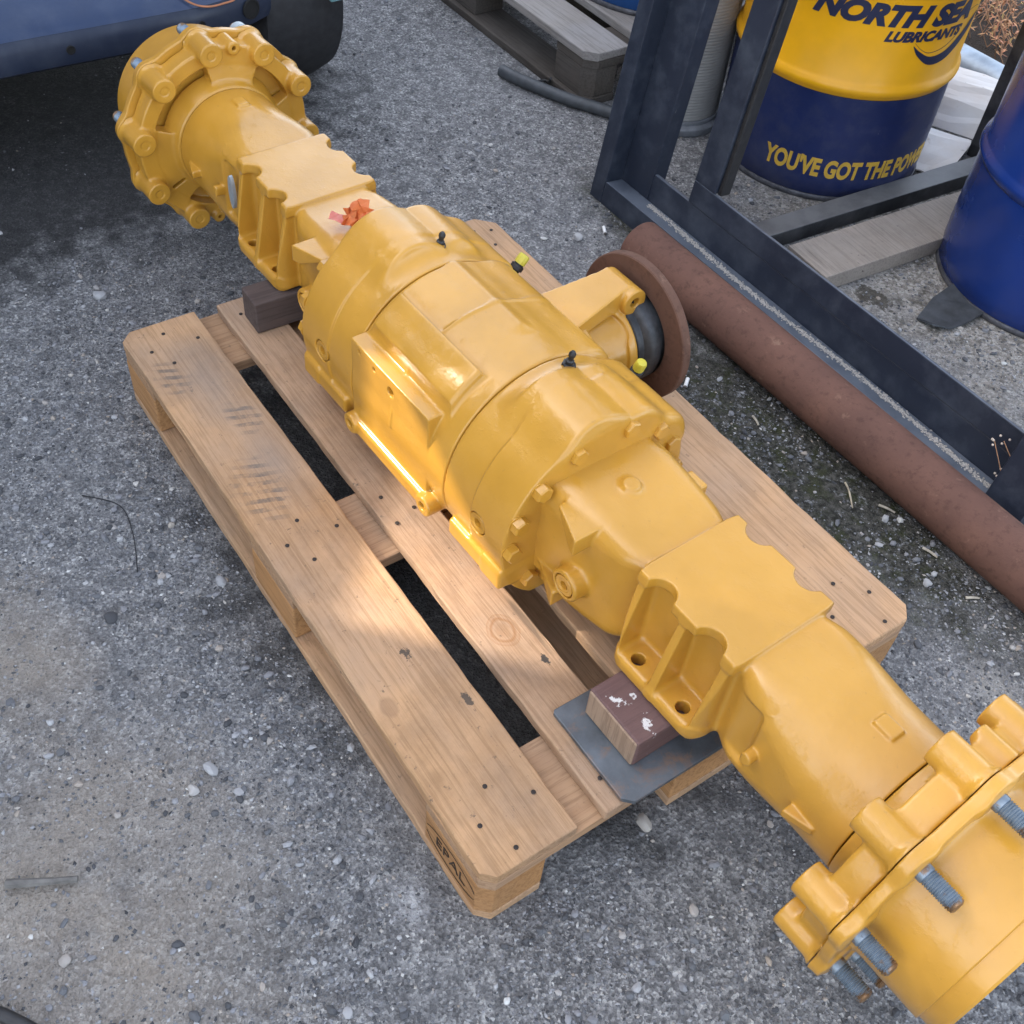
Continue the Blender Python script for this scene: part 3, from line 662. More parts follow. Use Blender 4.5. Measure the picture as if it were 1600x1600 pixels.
# EPAL stamp burnt into the corner block (faces -y)
blk = [o for o in pal.children if o.name.startswith('block')]
cb = min(blk, key=lambda o: (o.data.vertices[0].co - Vector((1.12, .05, .06))).length)
t = text_mesh('stamp_lettering', 'EPAL', .034, 0, -.0004, 1.0)
link('stamp_lettering', t, 'burn', cb, loc=(1.122, -.0004, .053), rot=(R(90), 0, 0))
for sgn in (-1, 1):
    pts = [(1.122 + .062 * math.cos(a), -.0006, .064 + .026 * math.sin(a)) for a in (np.linspace(.35, 2.8, 14) if sgn > 0 else np.linspace(-2.8, -.35, 14))]
    link('stamp_oval', tube_mesh('stamp_oval', pts, .00045, 5, 1), 'burn', cb)

# ------------------------------------------------------------------ packing under the axle
pl = link('steel_plate', clip_box('steel_plate', (-.085, -.105, 0), (.085, .105, .008), [(1, -1, .014), (-1, -1, .004)], .0012), 'plate', label='flat dark steel plate under the purple timber block on the pallet', cat='steel plate', loc=(1.130, .317, .1445), rot=(0, 0, .0))
tb = empty('timber_block', (1.119, .330, .153), 'purple painted timber block with white splashes on the steel plate', 'timber block', .02)
link('painted_timber', box_mesh('painted_timber', (-.052, -.0785, .0), (.052, .0785, .0572), .004, 2), 'block_purple', tb)
link('sawn_end', box_mesh('sawn_end', (-.0495, -.0800, .0015), (.0495, -.0755, .055), .0015, 1), 'block_end', tb)
link('timber_block', box_mesh('timber_block', (-.030, -.115, 0), (.030, .115, .0655), .003, 2), 'block_dark', label='dark square timber block under the far end of the axle', cat='timber block', loc=(.091, .333, .1445), rot=(0, 0, -.03))

# ------------------------------------------------------------------ rusty pipe
def pipe_bm(r, L, t=.006, seg=56):
    return lathe(bmesh.new(), [(r - t, 0), (r, 0.0), (r, L), (r - t, L), (r - t, 0)], seg, 'x', close=False)
rp = link('steel_pipe', bm_mesh('steel_pipe', pipe_bm(.0562, 1.9), True, 40), 'rust_pipe', label='thick brown rusty pipe lying along the foot of the dark frame', cat='pipe', loc=(.146, 1.111, .0567), rot=(0, 0, .004))

# ------------------------------------------------------------------ dark steel frame leaning back
FR = empty('leaning_steel_frame', (-.1325, 1.191, 0), 'large dark navy steel frame leaning behind the rusty pipe', 'steel frame')
FR.rotation_euler = (-.125, 0, 0)
def fbox(name, lo, hi, mt='navy', bv=.0025, par=FR): return link(name, box_mesh(name, lo, hi, bv, 2), mt, par)
HT = 1.95; LN = 1.187
bm = box_bm(bmesh.new(), (0, 0, 0), (.043, .050, HT), .002, 2); box_bm(bm, (.0, .0505, .0), (.139, .092, HT), .002, 2)
link('post', bm_mesh('post', bm), 'navy', FR)
bm = box_bm(bmesh.new(), (.0435, 0, 0), (LN, .050, .056), .002, 2); box_bm(bm, (.1395, .0507, 0), (LN, .0620, .119), .002, 2)
link('base_rail', bm_mesh('base_rail', bm), 'navy', FR)
fbox('inner_rail', (.259, .0485, .1195), (LN, .0570, .172))
fbox('post', (.259, .0487, .1725), (.325, .089, HT))
fbox('shade_strip', (.3253, .056, .1725), (.337, .085, HT), 'black')  # black strip added to stand in for the post's shaded side
bm = box_bm(bmesh.new(), (LN + .0005, -.01, 0), (LN + .08, .095, HT), .002, 2); link('post', bm_mesh('post', bm), 'navy', FR)
link('top_rail', box_mesh('top_rail', (.0435, .001, HT - .09), (LN, .09, HT - .001), .002), 'navy', FR)
def mk_sand():
    k = N('dry_sand'); v = k.voro(420, out='Color'); c = k.mix(v, (.24, .22, .20), (.60, .57, .53)); c = k.mix(.5, c, (.33, .31, .28))
    return k.set(c, .95, 0, k.bump(k.voro(400), .8, .002))
M['sand'] = mk_sand()
V_, F_ = [], []
for i in range(3200):
    x = rng.uniform(.16, 1.28); y = .030 + .006 * math.sin(x * 9) + rng.normal(0, .0042); sz = rng.uniform(.0008, .0030); b = len(V_)
    if not .006 < y < .047: continue
    for d in ((1, 0, 0), (0, 1, 0), (-1, 0, 0), (0, -1, 0), (0, 0, 1), (0, 0, -.3)): V_.append((x + d[0] * sz * rng.uniform(.7, 1.3), y + d[1] * sz, .0563 + d[2] * sz * .8 + .0003))
    F_ += [(b, b + 1, b + 4), (b + 1, b + 2, b + 4), (b + 2, b + 3, b + 4), (b + 3, b, b + 4)]
link('sand_deposit', raw_mesh('sand_deposit', V_, F_, False), 'sand', FR, kind='stuff')
# bar lying behind the frame with upright at its far end
def bar_between(name, p, q, wd, ht, mt, par=None, bv=.002, **k):
    p, q = Vector(p), Vector(q); L = (q - p).length
    o = link(name, box_mesh(name, (0, -wd / 2, 0), (L, wd / 2, ht), bv), mt, par, **k)
    o.matrix_local = Matrix.Translation(p) @ (q - p).to_track_quat('X', 'Z').to_matrix().to_4x4()
    return o
st = empty('steel_support', (.20, 1.43, 0), 'dark square steel bar on the ground with an upright post at its far end', 'steel bar')
a0 = Vector((.20, 1.43, 0))
bar_between('ground_bar', Vector((.216, 1.365, .001)) - a0, Vector((.278, 2.222, .001)) - a0, .058, .040, 'darkbar', st)
bar_between('upright', Vector((.215, 2.258, .0)) - a0, Vector((.215, 2.262, 1.9)) - a0, .055, .055, 'darkbar', st)
bar_between('weathered_plank', (.362, 1.425, .001), (.422, 2.25, .001), .130, .042, 'plank', label='grey weathered plank on the gravel behind the frame', cat='plank').data.materials[0] = M['plank']

# ------------------------------------------------------------------ drums
def bend_text(me, rad, ang0, z0):
    bm = bmesh.new(); bm.from_mesh(me)
    xs = [v.co.x for v in bm.verts]; x = min(xs) + .006
    while x < max(xs):
        bmesh.ops.bisect_plane(bm, geom=bm.verts[:] + bm.edges[:] + bm.faces[:], plane_co=(x, 0, 0), plane_no=(1, 0, 0)); x += .009
    for v in bm.verts:
        a = ang0 + v.co.x / rad; r = rad + .0006 + v.co.z
        v.co = Vector((r * math.cos(a), r * math.sin(a), z0 + v.co.y))
    bm.to_mesh(me); bm.free(); return me
def drum(name, loc, label, low, high, r=.260, hgt=.86):
    d = empty(name, loc, label, 'drum')
    def bead(z): return [(r, z - .020), (r + .004, z - .014), (r + .0095, z - .006), (r + .0105, z), (r + .0095, z + .006), (r + .004, z + .014), (r, z + .020)]
    lowp = [(r - .004, .012), (r, .016), (r, .06)] + [(r + (.0012 if i % 2 else 0), .07 + i * .011) for i in range(0, 14)]
    z1 = .288; b1 = bead(z1)
    link('lower_shell', bm_mesh('lower_shell', lathe(bmesh.new(), lowp + [(r, z1 - .0205)], 96, close=False), True, 50), low, d)
    link('upper_shell', bm_mesh('upper_shell', lathe(bmesh.new(), b1 + bead(.585) + [(r, hgt - .015)], 96, close=False), True, 60), high, d)
    link('lid', bm_mesh('lid', lathe(bmesh.new(), [(r - .001, hgt - .016), (r + .003, hgt), (r - .006, hgt + .001), (r - .010, hgt - .014), (0, hgt - .014)], 96, close=False), True, 40), high, d)
    link('bottom_rim', bm_mesh('bottom_rim', lathe(bmesh.new(), [(r - .02, .002), (r + .001, .0), (r + .0035, .004), (r + .0035, .010), (r + .001, .014), (r - .004, .0145)], 96, close=False), True, 50), 'steelrim', d)
    return d
DC = Vector((-.036, 1.858, 0))
dr = drum('oil_drum', DC, 'yellow over navy oil drum lettered NORTH SEA LUBRICANTS', 'drum_navy', 'drum_yellow')
RB = .2602
def dtext(body, a0, a1, z0, cap, mt, shear=0.0, bold=0.0, k=0.0):   # lettering fitted between two angles, cap height given
    me = text_mesh('lettering', body, .1, shear, bold, 1.0); xs = [v.co.x for v in me.vertices]; ys = [v.co.y for v in me.vertices]
    wd = R(a1 - a0) * RB; fx = wd / (max(xs) - min(xs)); fy = cap / (max(ys) - min(ys)); mx = (max(xs) + min(xs)) / 2; my = min(ys)
    for v in me.vertices: v.co.x = (v.co.x - mx) * fx; v.co.y = (v.co.y - my) * fy + v.co.x * k / RB
    return link('lettering', bend_text(me, RB, R((a0 + a1) / 2), z0), mt, dr)
dtext("YOU'VE GOT THE POWER", -78, 27, .0625, .0495, 'letter_yellow', .05, .0042)
dtext('NORTH SEA', -74, 12, .4365, .0495, 'letter_navy', .30, .0062)
dtext('LUBRICANTS', -36.5, 9, .4045, .0245, 'letter_navy', .30, .0050)
def strip(outer, inner, n=7):                                   # flat shape between two polylines on the unrolled drum
    def spl(P):
        P = [Vector((x, y, 0)) for x, y in P]; Q = []
        for i in range(len(P) - 1):
            p0, p1, p2, p3 = P[max(0, i - 1)], P[i], P[i + 1], P[min(len(P) - 1, i + 2)]
            for j in range(n): t = j / n; Q.append(.5 * ((2 * p1) + (p2 - p0) * t + (2 * p0 - 5 * p1 + 4 * p2 - p3) * t * t + (3 * p1 - p0 - 3 * p2 + p3) * t ** 3))
        return Q + [P[-1]]
    A_, B_ = spl(outer), spl(inner); bm = bmesh.new()
    a = [bm.verts.new(p) for p in A_]; b = [bm.verts.new(p + Vector((0, .00005, 0))) for p in B_]
    for i in range(len(a) - 1): bm.faces.new((a[i], a[i + 1], b[i + 1], b[i]))
    me = bpy.data.meshes.new('swoosh'); bm.to_mesh(me); bm.free(); return me
U_ = lambda L: [(RB * R(a + 20), z) for a, z in L]
link('swoosh', bend_text(strip(U_([(-20.4, .395), (-16.4, .372), (-7.8, .348), (2.5, .350), (12, .374), (21, .406), (26, .430)]), U_([(-20.2, .396), (-15.4, .381), (-8, .367), (1.2, .373), (10, .398), (18.5, .427), (24.5, .436)])), RB, R(-20), 0), 'letter_navy', dr)
for LN_ in ([(-20.0, .402), (-15, .385), (-9, .376), (0, .384), (8, .408)], [(6, .444), (12, .453), (18, .455), (23, .449), (25, .437)]):
    link('swoosh', bend_text(strip(U_(LN_), U_([(a - .14, z + .0013) for a, z in LN_])), RB, R(-20), 0), 'letter_navy', dr)
drum('oil_drum', (.655, 1.945, 0), 'plain glossy blue drum standing at the right edge', 'drum_blue', 'drum_blue')

# ------------------------------------------------------------------ rear pallet with blue drum, canister, hose
rp_ = empty('wooden_pallet', (-1.66, 1.418, 0), 'grey weathered pallet with a blue drum on it in the background', 'pallet')
def rb(name, lo, hi, mt='wood_old', cut=None): return link(name, clip_box(name, lo, hi, cut, .003), mt, rp_)
for y0, y1 in ((0, .13), (.18, .275), (.327, .472), (.52, .615), (.665, .80)): rb('top_board', (0, y0, .1222), (1.2, y1, .144), cut=[(1, -1, .03)] if y0 == 0 else None)
for x0, x1 in ((0, .145), (.5275, .6725), (1.055, 1.2)):
    rb('cross_board', (x0, .002, .1002), (x1, .798, .122), 'wood_old' if 0 else 'wood_oldblock', [(1, -1, .03)] if x0 > 1 else None)
    for y0, y1 in ((0.002, .1), (.3275, .4725), (.7, .798)): rb('block', (x0 + .002, y0, .0222), (x1 - .004, y1, .100), 'wood_oldblock', [(1, -1, .03)] if x0 > 1 and y0 < .1 else None)
for y0, y1 in ((-.012, .1), (.3275, .4725), (.7, .8)): rb('bottom_board', (.001, y0, .0), (1.199, y1, .022), 'wood_oldblock')
d3 = drum('oil_drum', (-.748, 1.868, .1445), 'bright blue drum standing on the grey rear pallet', 'drum_rear', 'drum_rear')
def mk_canister():
    k = N('ribbed_grey_canister'); a = k.mapping((1, 1, 1)); wv = k.n('ShaderNodeTexWave', wave_type='BANDS', bands_direction='Z'); k.l(k.co, wv.inputs[0]); wv.inputs['Scale'].default_value = 140
    c = k.mix(k.ramp(k.noise(7, 4), [(.3, 0), (.7, 1)]), (.28, .275, .26), (.36, .35, .33)); c = k.mix(k.math('MULTIPLY', k.ramp(wv.outputs[0], [(.2, 1), (.6, 0)]), .22), c, (.10, .10, .095))
    return k.set(c, .6, 0, k.bump(wv.outputs[0], .4, .002))
M['canister'] = mk_canister()
fc = empty('filter_canister', (-.338, 1.628, 0), 'tall grey ribbed canister standing behind the dark frame', 'canister')
prof = [(.110, .03)]; x = .03
while x < .95: prof += [(.113, x + .002), (.1115, x + .006)]; x += .008
link('canister_shell', bm_mesh('canister_shell', lathe(bmesh.new(), prof + [(.11, .955)], 64), True, 40), 'canister', fc)
link('base_ring', bm_mesh('base_ring', lathe(bmesh.new(), [(.10, 0), (.127, 0), (.131, .006), (.131, .020), (.127, .024), (.118, .026), (.118, .034), (.112, .036)], 64), True, 40), plain('grey_rubber', (.16, .17, .185), .6), fc)
link('rubber_hose', tube_mesh('rubber_hose', [(-.700, 1.318, .016), (-.655, 1.327, .017), (-.585, 1.352, .017), (-.49, 1.392, .017), (-.41, 1.44, .017), (-.33, 1.478, .017), (-.25, 1.485, .017)], .0165, 14), plain('grey_hose', (.052, .058, .064), .55, 0, 50, .25, .1), label='dark grey rubber hose lying in front of the rear pallet', cat='hose')
link('thin_cable', tube_mesh('thin_cable', [(-.655, 1.352, .004), (-.63, 1.382, .004), (-.62, 1.405, .006), (-.60, 1.404, .012), (-.585, 1.398, .03)], .0035, 8), 'black', label='thin black cable looping from the hose to the rear pallet', cat='cable')

# ------------------------------------------------------------------ scrap behind the drum: galvanised pipe, bent sheet, dry shrub
link('steel_pipe', bm_mesh('steel_pipe', pipe_bm(.052, 1.5), True, 40), plain('galvanised', (.30, .36, .42), .42, .35, 18, .3, .2), label='pale galvanised pipe lying behind the yellow and navy drum', cat='pipe', loc=(-.55, 2.470, .0525), rot=(0, 0, .03))
def mk_card():
    k = N('stained_white_board'); c = k.mix(k.ramp(k.noise(6, 4), [(.35, 0), (.7, 1)]), (.52, .47, .42), (.60, .60, .60))
    c = k.mix(k.ramp(k.noise(16, 6, .7), [(.60, 0), (.72, .7)]), c, (.24, .14, .07)); c = k.mix(k.ramp(k.noise(33, 5, .7), [(.66, 0), (.72, .7)]), c, (.07, .07, .075))
    return k.set(c, .7, 0, k.bump(k.noise(30, 4), .3, .003))
M['card'] = mk_card()
def sheet(name, P, th=.004):
    bm = bmesh.new(); R_ = [[bm.verts.new(p) for p in row] for row in P]
    for i in range(len(R_) - 1):
        for j in range(len(R_[0]) - 1): bm.faces.new((R_[i][j], R_[i][j + 1], R_[i + 1][j + 1], R_[i + 1][j]))
    bmesh.ops.subdivide_edges(bm, edges=bm.edges[:], cuts=3, use_grid_fill=True)
    rs = np.random.default_rng(3)
    for v in bm.verts: v.co.z += rs.normal(0, .0016)
    bmesh.ops.solidify(bm, geom=bm.faces[:], thickness=th)
    return bm_mesh(name, bm)
link('bent_sheet', sheet('bent_sheet', [[(.175, 2.00, .006), (.245, 2.045, .008)], [(.10, 2.13, .035), (.19, 2.20, .03)], [(.05, 2.15, .028), (.165, 2.24, .02)]]), 'card', label='dirty white torn sheet lying against the navy drum', cat='sheet')
link('rolled_sheet', sheet('rolled_sheet', [[(-.02, 2.16, .02), (.21, 2.29, .012)], [(-.05, 2.20, .085), (.19, 2.33, .07)], [(-.09, 2.24, .11), (.15, 2.37, .10)], [(-.14, 2.32, .115), (.10, 2.42, .105)]]), 'card', label='pale rolled panel with brown stains beside the galvanised pipe', cat='panel')
def shrub(name, ctr, rad, nst, nlf, mats, label, h):
    e = empty(name, ctr, label, 'plant'); rs = np.random.default_rng(11); V1, F1, V2, F2 = [], [], [], []
    for i in range(nst):
        a = rs.uniform(0, 6.28); r = rad * math.sqrt(rs.uniform(0, 1)); p = Vector((r * math.cos(a), r * math.sin(a) * .6, 0)); d = Vector((rs.normal(0, .5), rs.normal(0, .5), 1)).normalized(); L = h * rs.uniform(.4, 1.1)
        pts = [p + d * L * t + Vector((rs.normal(0, .012), rs.normal(0, .012), 0)) for t in (0, .35, .7, 1)]
        for q in range(3):
            b = len(V1); s = Vector((-d.y, d.x, 0)); s = s.normalized() * .0016 if s.length > .01 else Vector((.0016, 0, 0)); u = d.cross(s).normalized() * .0016
            for pp in (pts[q], pts[q + 1]): V1.extend([tuple(pp + s), tuple(pp - s * .5 + u), tuple(pp - s * .5 - u)])
            for k2 in range(3): F1.append((b + k2, b + (k2 + 1) % 3, b + 3 + (k2 + 1) % 3, b + 3 + k2))
        for q in range(nlf):
            t = rs.uniform(.15, 1); c = p + d * L * t; dd = Vector((rs.normal(), rs.normal(), rs.normal(0, .6))).normalized(); sd_ = dd.cross(Vector((0, 0, 1))).normalized(); l = rs.uniform(.012, .030); b = len(V2)
            V2.extend([tuple(c), tuple(c + dd * l * .5 + sd_ * l * .16), tuple(c + dd * l), tuple(c + dd * l * .5 - sd_ * l * .16)]); F2.append((b, b + 1, b + 2, b + 3))
    link('stems', raw_mesh('stems', V1, F1, False), mats[0], e, kind='stuff'); link('leaves', raw_mesh('leaves', V2, F2, False), mats[1], e, kind='stuff'); return e
def mk_leaf():
    k = N('dry_red_leaves'); oi = k.voro(55, out='Color'); sx = k.n('ShaderNodeSeparateColor'); k.l(oi, sx.inputs[0])
    c = k.ramp(sx.outputs[0], [(0, (.42, .16, .075)), (.35, (.55, .27, .14)), (.6, (.38, .26, .09)), (.8, (.46, .20, .12)), (1, (.20, .09, .05))]); return k.set(c, .8)
M['leaf'] = mk_leaf(); M['stem'] = plain('dry_stem', (.36, .20, .11), .85)
shrub('dry_shrub', (-.28, 2.88, 0), .40, 150, 9, ('stem', 'leaf'), 'reddish dry shrub in the top right corner behind the pipe', .20)
def mk_rubber():
    bm = bmesh.new(); P = [(.600, 1.545), (.640, 1.545), (.665, 1.58), (.672, 1.62), (.668, 1.72), (.60, 1.75), (.565, 1.70), (.570, 1.63)]
    bm.faces.new([bm.verts.new((x, y, .006 + .012 * math.sin(i * 1.3) ** 2)) for i, (x, y) in enumerate(P)]); bmesh.ops.triangulate(bm, faces=bm.faces[:]); bmesh.ops.solidify(bm, geom=bm.faces[:], thickness=.004); return bm_mesh('rubber_flap', bm)
link('rubber_flap', mk_rubber(), plain('grey_rubber_flap', (.045, .050, .056), .7, 0, 40, .4, .2), label='torn dark rubber flap sticking out under the blue drum', cat='rubber flap')

# ------------------------------------------------------------------ blue vehicle at the top left
VH = empty('parked_vehicle', (-1.0, .1, 0), 'dark blue vehicle parked at the top left behind the axle', 'vehicle')
def loft(name, path, prof, mt, par=VH, smooth=True, ang=40):
    bm = bmesh.new(); rows = []
    for p, nrm, sc_ in path: rows.append([bm.verts.new((p[0] + nrm[0] * d * sc_, p[1] + nrm[1] * d * sc_, z)) for d, z in prof])
    for i in range(len(rows) - 1):
        for j in range(len(prof) - 1): bm.faces.new((rows[i][j], rows[i + 1][j], rows[i + 1][j + 1], rows[i][j + 1]))
    me = bm_mesh(name, bm, smooth, ang); return link(name, me, mt, par)
O_ = Vector((-1.0, .1))
line = [(-.735, -1.6), (-.735, -.6), (-.735, .1), (-.725, .35), (-.72, .5), (-.74, .64), (-.79, .75), (-.88, .82), (-1.0, .85), (-1.4, .86), (-3.2, .86)]
path = []
for i, p in enumerate(line):
    a = Vector(line[max(0, i - 1)]); b = Vector(line[min(len(line) - 1, i + 1)]); t = (b - a).normalized(); path.append(((p[0] - O_.x, p[1] - O_.y), (t.y, -t.x), 1.0))
M['veh_dark'] = metal_paint('dark_blue_plastic', (.018, .026, .050), .45, .25, (.09, .10, .12), .2, .4)
M['veh_blue'] = metal_paint('dark_blue_vehicle_paint', (.030, .050, .105), .34, .25, (.12, .14, .18), .2, .5)
loft('bumper', path, [(-.16, .248), (-.035, .250), (-.018, .254), (-.004, .264), (0, .28), (-.002, .305), (-.006, .320), (-.014, .328)], 'veh_dark')
loft('body_panel', path, [(-.014, .3285), (-.026, .334), (-.085, .358), (-.105, .38), (-.125, .60), (-.16, .9), (-.22, 1.3), (-.5, 1.75)], 'veh_blue')
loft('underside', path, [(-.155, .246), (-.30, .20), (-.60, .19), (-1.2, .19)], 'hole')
for (x, y), r, z in (((-.5835, .655), .024, .315), ((-.577, .52), .008, .300), ((-.6, .215), .007, .30)):
    pass
def disc_on(name, loc, r, nrm, mt):
    bm = lathe(bmesh.new(), [(r * 1.18, -.004), (r * 1.18, .0012), (r, .0016), (r, -.001), (0, -.0012)], 24); o = link(name, bm_mesh(name, bm, True, 30), mt, VH, loc=(loc[0] - O_.x, loc[1] - O_.y, loc[2])); o.rotation_euler = Vector(nrm).to_track_quat('Z', 'Y').to_euler(); return o
disc_on('bumper_hole', (-.736, .632, .300), .019, (.96, .25, 0), 'hole'); disc_on('bumper_hole', (-.7205, .505, .296), .007, (1, -.05, 0), 'hole'); disc_on('bumper_hole', (-.730, .215, .296), .008, (1, 0, 0), 'hole')
bm = bmesh.new(); lathe(bm, [(.10, -.13), (.19, -.13), (.235, -.11), (.25, -.06), (.25, .04), (.235, .09), (.19, .11), (.10, .11)], 48, 'y'); link('wheel', bm_mesh('wheel', bm, True, 45), plain('tyre_rubber', (.022, .022, .024), .75, 0, 50, .3, .3), VH, loc=(-1.0 - O_.x, .79 - O_.y, .25))
link('side_panel', box_mesh('side_panel', (-.12, -.05, 0), (.05, .05, .012), .002), plain('teal_plastic', (.13, .26, .27), .5), VH, loc=(-.74 - O_.x, .86 - O_.y, .30))
link('copper_wire', tube_mesh('copper_wire', [(-.80, .46, .362), (-.745, .49, .340), (-.722, .52, .333), (-.722, .56, .332), (-.735, .60, .336), (-.80, .63, .362)], .0022, 6), plain('copper_wire_skin', (.45, .17, .07), .5), label='thin orange wire hanging over the dark blue bumper', cat='wire')

# ------------------------------------------------------------------ unseen wall added on the sun side; its opening shapes the sun patch
hn = Vector((SUN.x, SUN.y, 0)).normalized(); wt = Vector((-hn.y, hn.x, 0))
P0 = Vector((.62, .27, 0)); dW = 4.2; wc = P0 + hn * dW
SH = empty('added_shed_wall', (wc.x, wc.y, 0), 'added unseen grey board wall with one opening that shapes the sun patch', 'wall', math.atan2(wt.y, wt.x))
M['shed'] = wood_mat('added_grey_shed_boards', (.16, .15, .14), (.10, .095, .09), (.13, .13, .13), axis=2)
WX0, WX1, WZ0, WZ1 = -.06, .26, 3.09, 3.345
xs = -5.0
while xs < 4.99:
    x1 = min(xs + .25, 5.0)
    segs = [(0, 5.6)] if (x1 <= WX0 or xs >= WX1) else [(0, WZ0), (WZ1, 5.6)]
    for z0, z1 in segs: link('board', box_mesh('board', (xs + .001, -.012, z0), (x1 - .001, .012, z1), .002, 1), 'shed', SH)
    xs += .25
link('added_opening_jamb', box_mesh('added_opening_jamb', (-.27, -.02, WZ0), (WX0, .02, WZ1), .003), 'shed', SH); link('added_opening_jamb', box_mesh('added_opening_jamb', (WX1, -.02, WZ0), (.52, .02, WZ1), .003), 'shed', SH)
# ------------------------------------------------------------------ ground
def mk_ground():
    k = N('worn_asphalt'); co = k.co
    lrg = k.noise(1.7, 5, .6)
    v = k.voro(245, out='Color'); sx = k.n('ShaderNodeSeparateColor'); k.l(v, sx.inputs[0])
    v2 = k.voro(130, out='Color'); sx2 = k.n('ShaderNodeSeparateColor'); k.l(v2, sx2.inputs[0])
    agg = k.ramp(sx.outputs[0], [(0, (.060, .059, .060)), (.40, (.165, .165, .168)), (.72, (.285, .284, .284)), (.90, (.44, .44, .435)), (1, (.62, .61, .59))])
    agg2 = k.ramp(sx2.outputs[1], [(0, (.07, .07, .071)), (.6, (.195, .195, .197)), (.9, (.33, .33, .326)), (1, (.52, .515, .50))])
    c = k.mix(.38, agg, agg2)
    c = k.mix(k.ramp(k.noise(26, 5, .7), [(.34, .75), (.58, 0)]), c, (.052, .052, .055))
    c = k.mix(k.ramp(lrg, [(.35, 0), (.7, .35)]), c, (.22, .222, .228))
    # dusty sandy patch at the lower left
    sand = k.mix(k.noise(60, 5, .7), (.20, .172, .142), (.36, .32, .272)); f = k.math('MAXIMUM', k.blob((.90, -.42, 0), (.40, .34, 9), .8), k.blob((.50, -.36, 0), (.24, .12, 9), .8))
    c = k.mix(k.math('MULTIPLY', f, k.ramp(k.noise(7, 5, .65), [(.30, .25), (.62, .95)])), c, sand)
    # dark mossy soil between pallet and pipe
    soil = k.mix(k.ramp(k.noise(75, 5, .75), [(.42, 0), (.62, 1)]), (.018, .018, .014), (.085, .082, .072))
    moss = k.mix(k.ramp(k.noise(22, 5, .7), [(.50, 0), (.62, .8)]), soil, (.030, .034, .012))
    white = k.ramp(k.noise(42, 6, .78), [(.56, 0), (.66, 1)]); moss = k.mix(k.math('MULTIPLY', white, .75), moss, (.30, .31, .32))
    f = k.math('MAXIMUM', k.blob((.80, 1.00, 0), (.62, .17, 9), .45), k.blob((.10, 1.22, 0), (.34, .10, 9), .6))
    c = k.mix(f, c, moss)
    f = k.blob((.60, .34, 0), (.66, .44, 9), .25); c = k.mix(k.math('MULTIPLY', f, .80), c, k.mix(k.noise(90, 3), (.014, .014, .014), (.045, .045, .046)))  # near-black ground colour under the pallet
    # pale gritty concrete behind the frame
    gr = k.mix(k.ramp(sx2.outputs[0], [(.2, 0), (.95, 1)]), (.16, .145, .125), (.46, .44, .41)); gr = k.mix(.35, gr, k.mix(sx.outputs[1], (.14, .13, .11), (.42, .40, .37))); gr = k.mix(k.ramp(k.noise(19, 5, .7), [(.50, 0), (.66, .85)]), gr, (.055, .050, .040))
    f = k.blob((.55, 1.86, 0), (.85, .50, 9), .45); c = k.mix(f, c, gr)
    f = k.ragged(k.math('MAXIMUM', k.blob((.31, 1.75, 0), (.05, .45, 9), .9), k.blob((.50, 1.52, 0), (.12, .05, 9), .9)), 30, .8); c = k.mix(k.math('MULTIPLY', f, .8), c, (.045, .040, .030))
    f = k.blob((-.15, 2.85, 0), (.75, .40, 9), .3); c = k.mix(f, c, (.035, .026, .020))
    f = k.blob((-.95, -.05, 0), (.62, 1.1, 9), .35); c = k.mix(k.math('MULTIPLY', f, .85), c, (.014, .014, .015))   # shade under the vehicle painted into the asphalt colour
    f = k.blob((1.12, -.06, 0), (.05, .035, 9), .9); c = k.mix(k.math('MULTIPLY', f, k.ramp(k.noise(48, 6, .75), [(.42, 0), (.62, .9)])), c, (.50, .51, .53))
    f = k.blob((1.33, .92, 0), (.07, .06, 9), .8); c = k.mix(k.math('MULTIPLY', f, .7), c, (.30, .29, .27))
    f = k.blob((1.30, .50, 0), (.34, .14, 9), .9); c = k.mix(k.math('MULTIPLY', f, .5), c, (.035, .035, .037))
    stn = k.ramp(k.noise(2.6, 6, .7), [(.58, 0), (.72, .32)]); c = k.mix(stn, c, (.050, .049, .049))
    c = k.mix(1.0, c, (1.36, 1.34, 1.31), 'MULTIPLY')
    n = k.bump(k.voro(245), 1.0, .004); n = k.bump(k.noise(75, 6, .75), 1.0, .008, n); n = k.bump(k.noise(9, 4), .5, .015, n)
    return k.set(c, .9, 0.0, n, Specular_IOR_Level=.3)
bm = bmesh.new()
for f in (bm.faces.new([bm.verts.new(p) for p in ((-40, -40, 0), (40, -40, 0), (40, 40, 0), (-40, 40, 0))]),): pass
link('ground', bm_mesh('ground', bm), mk_ground(), kind='structure')
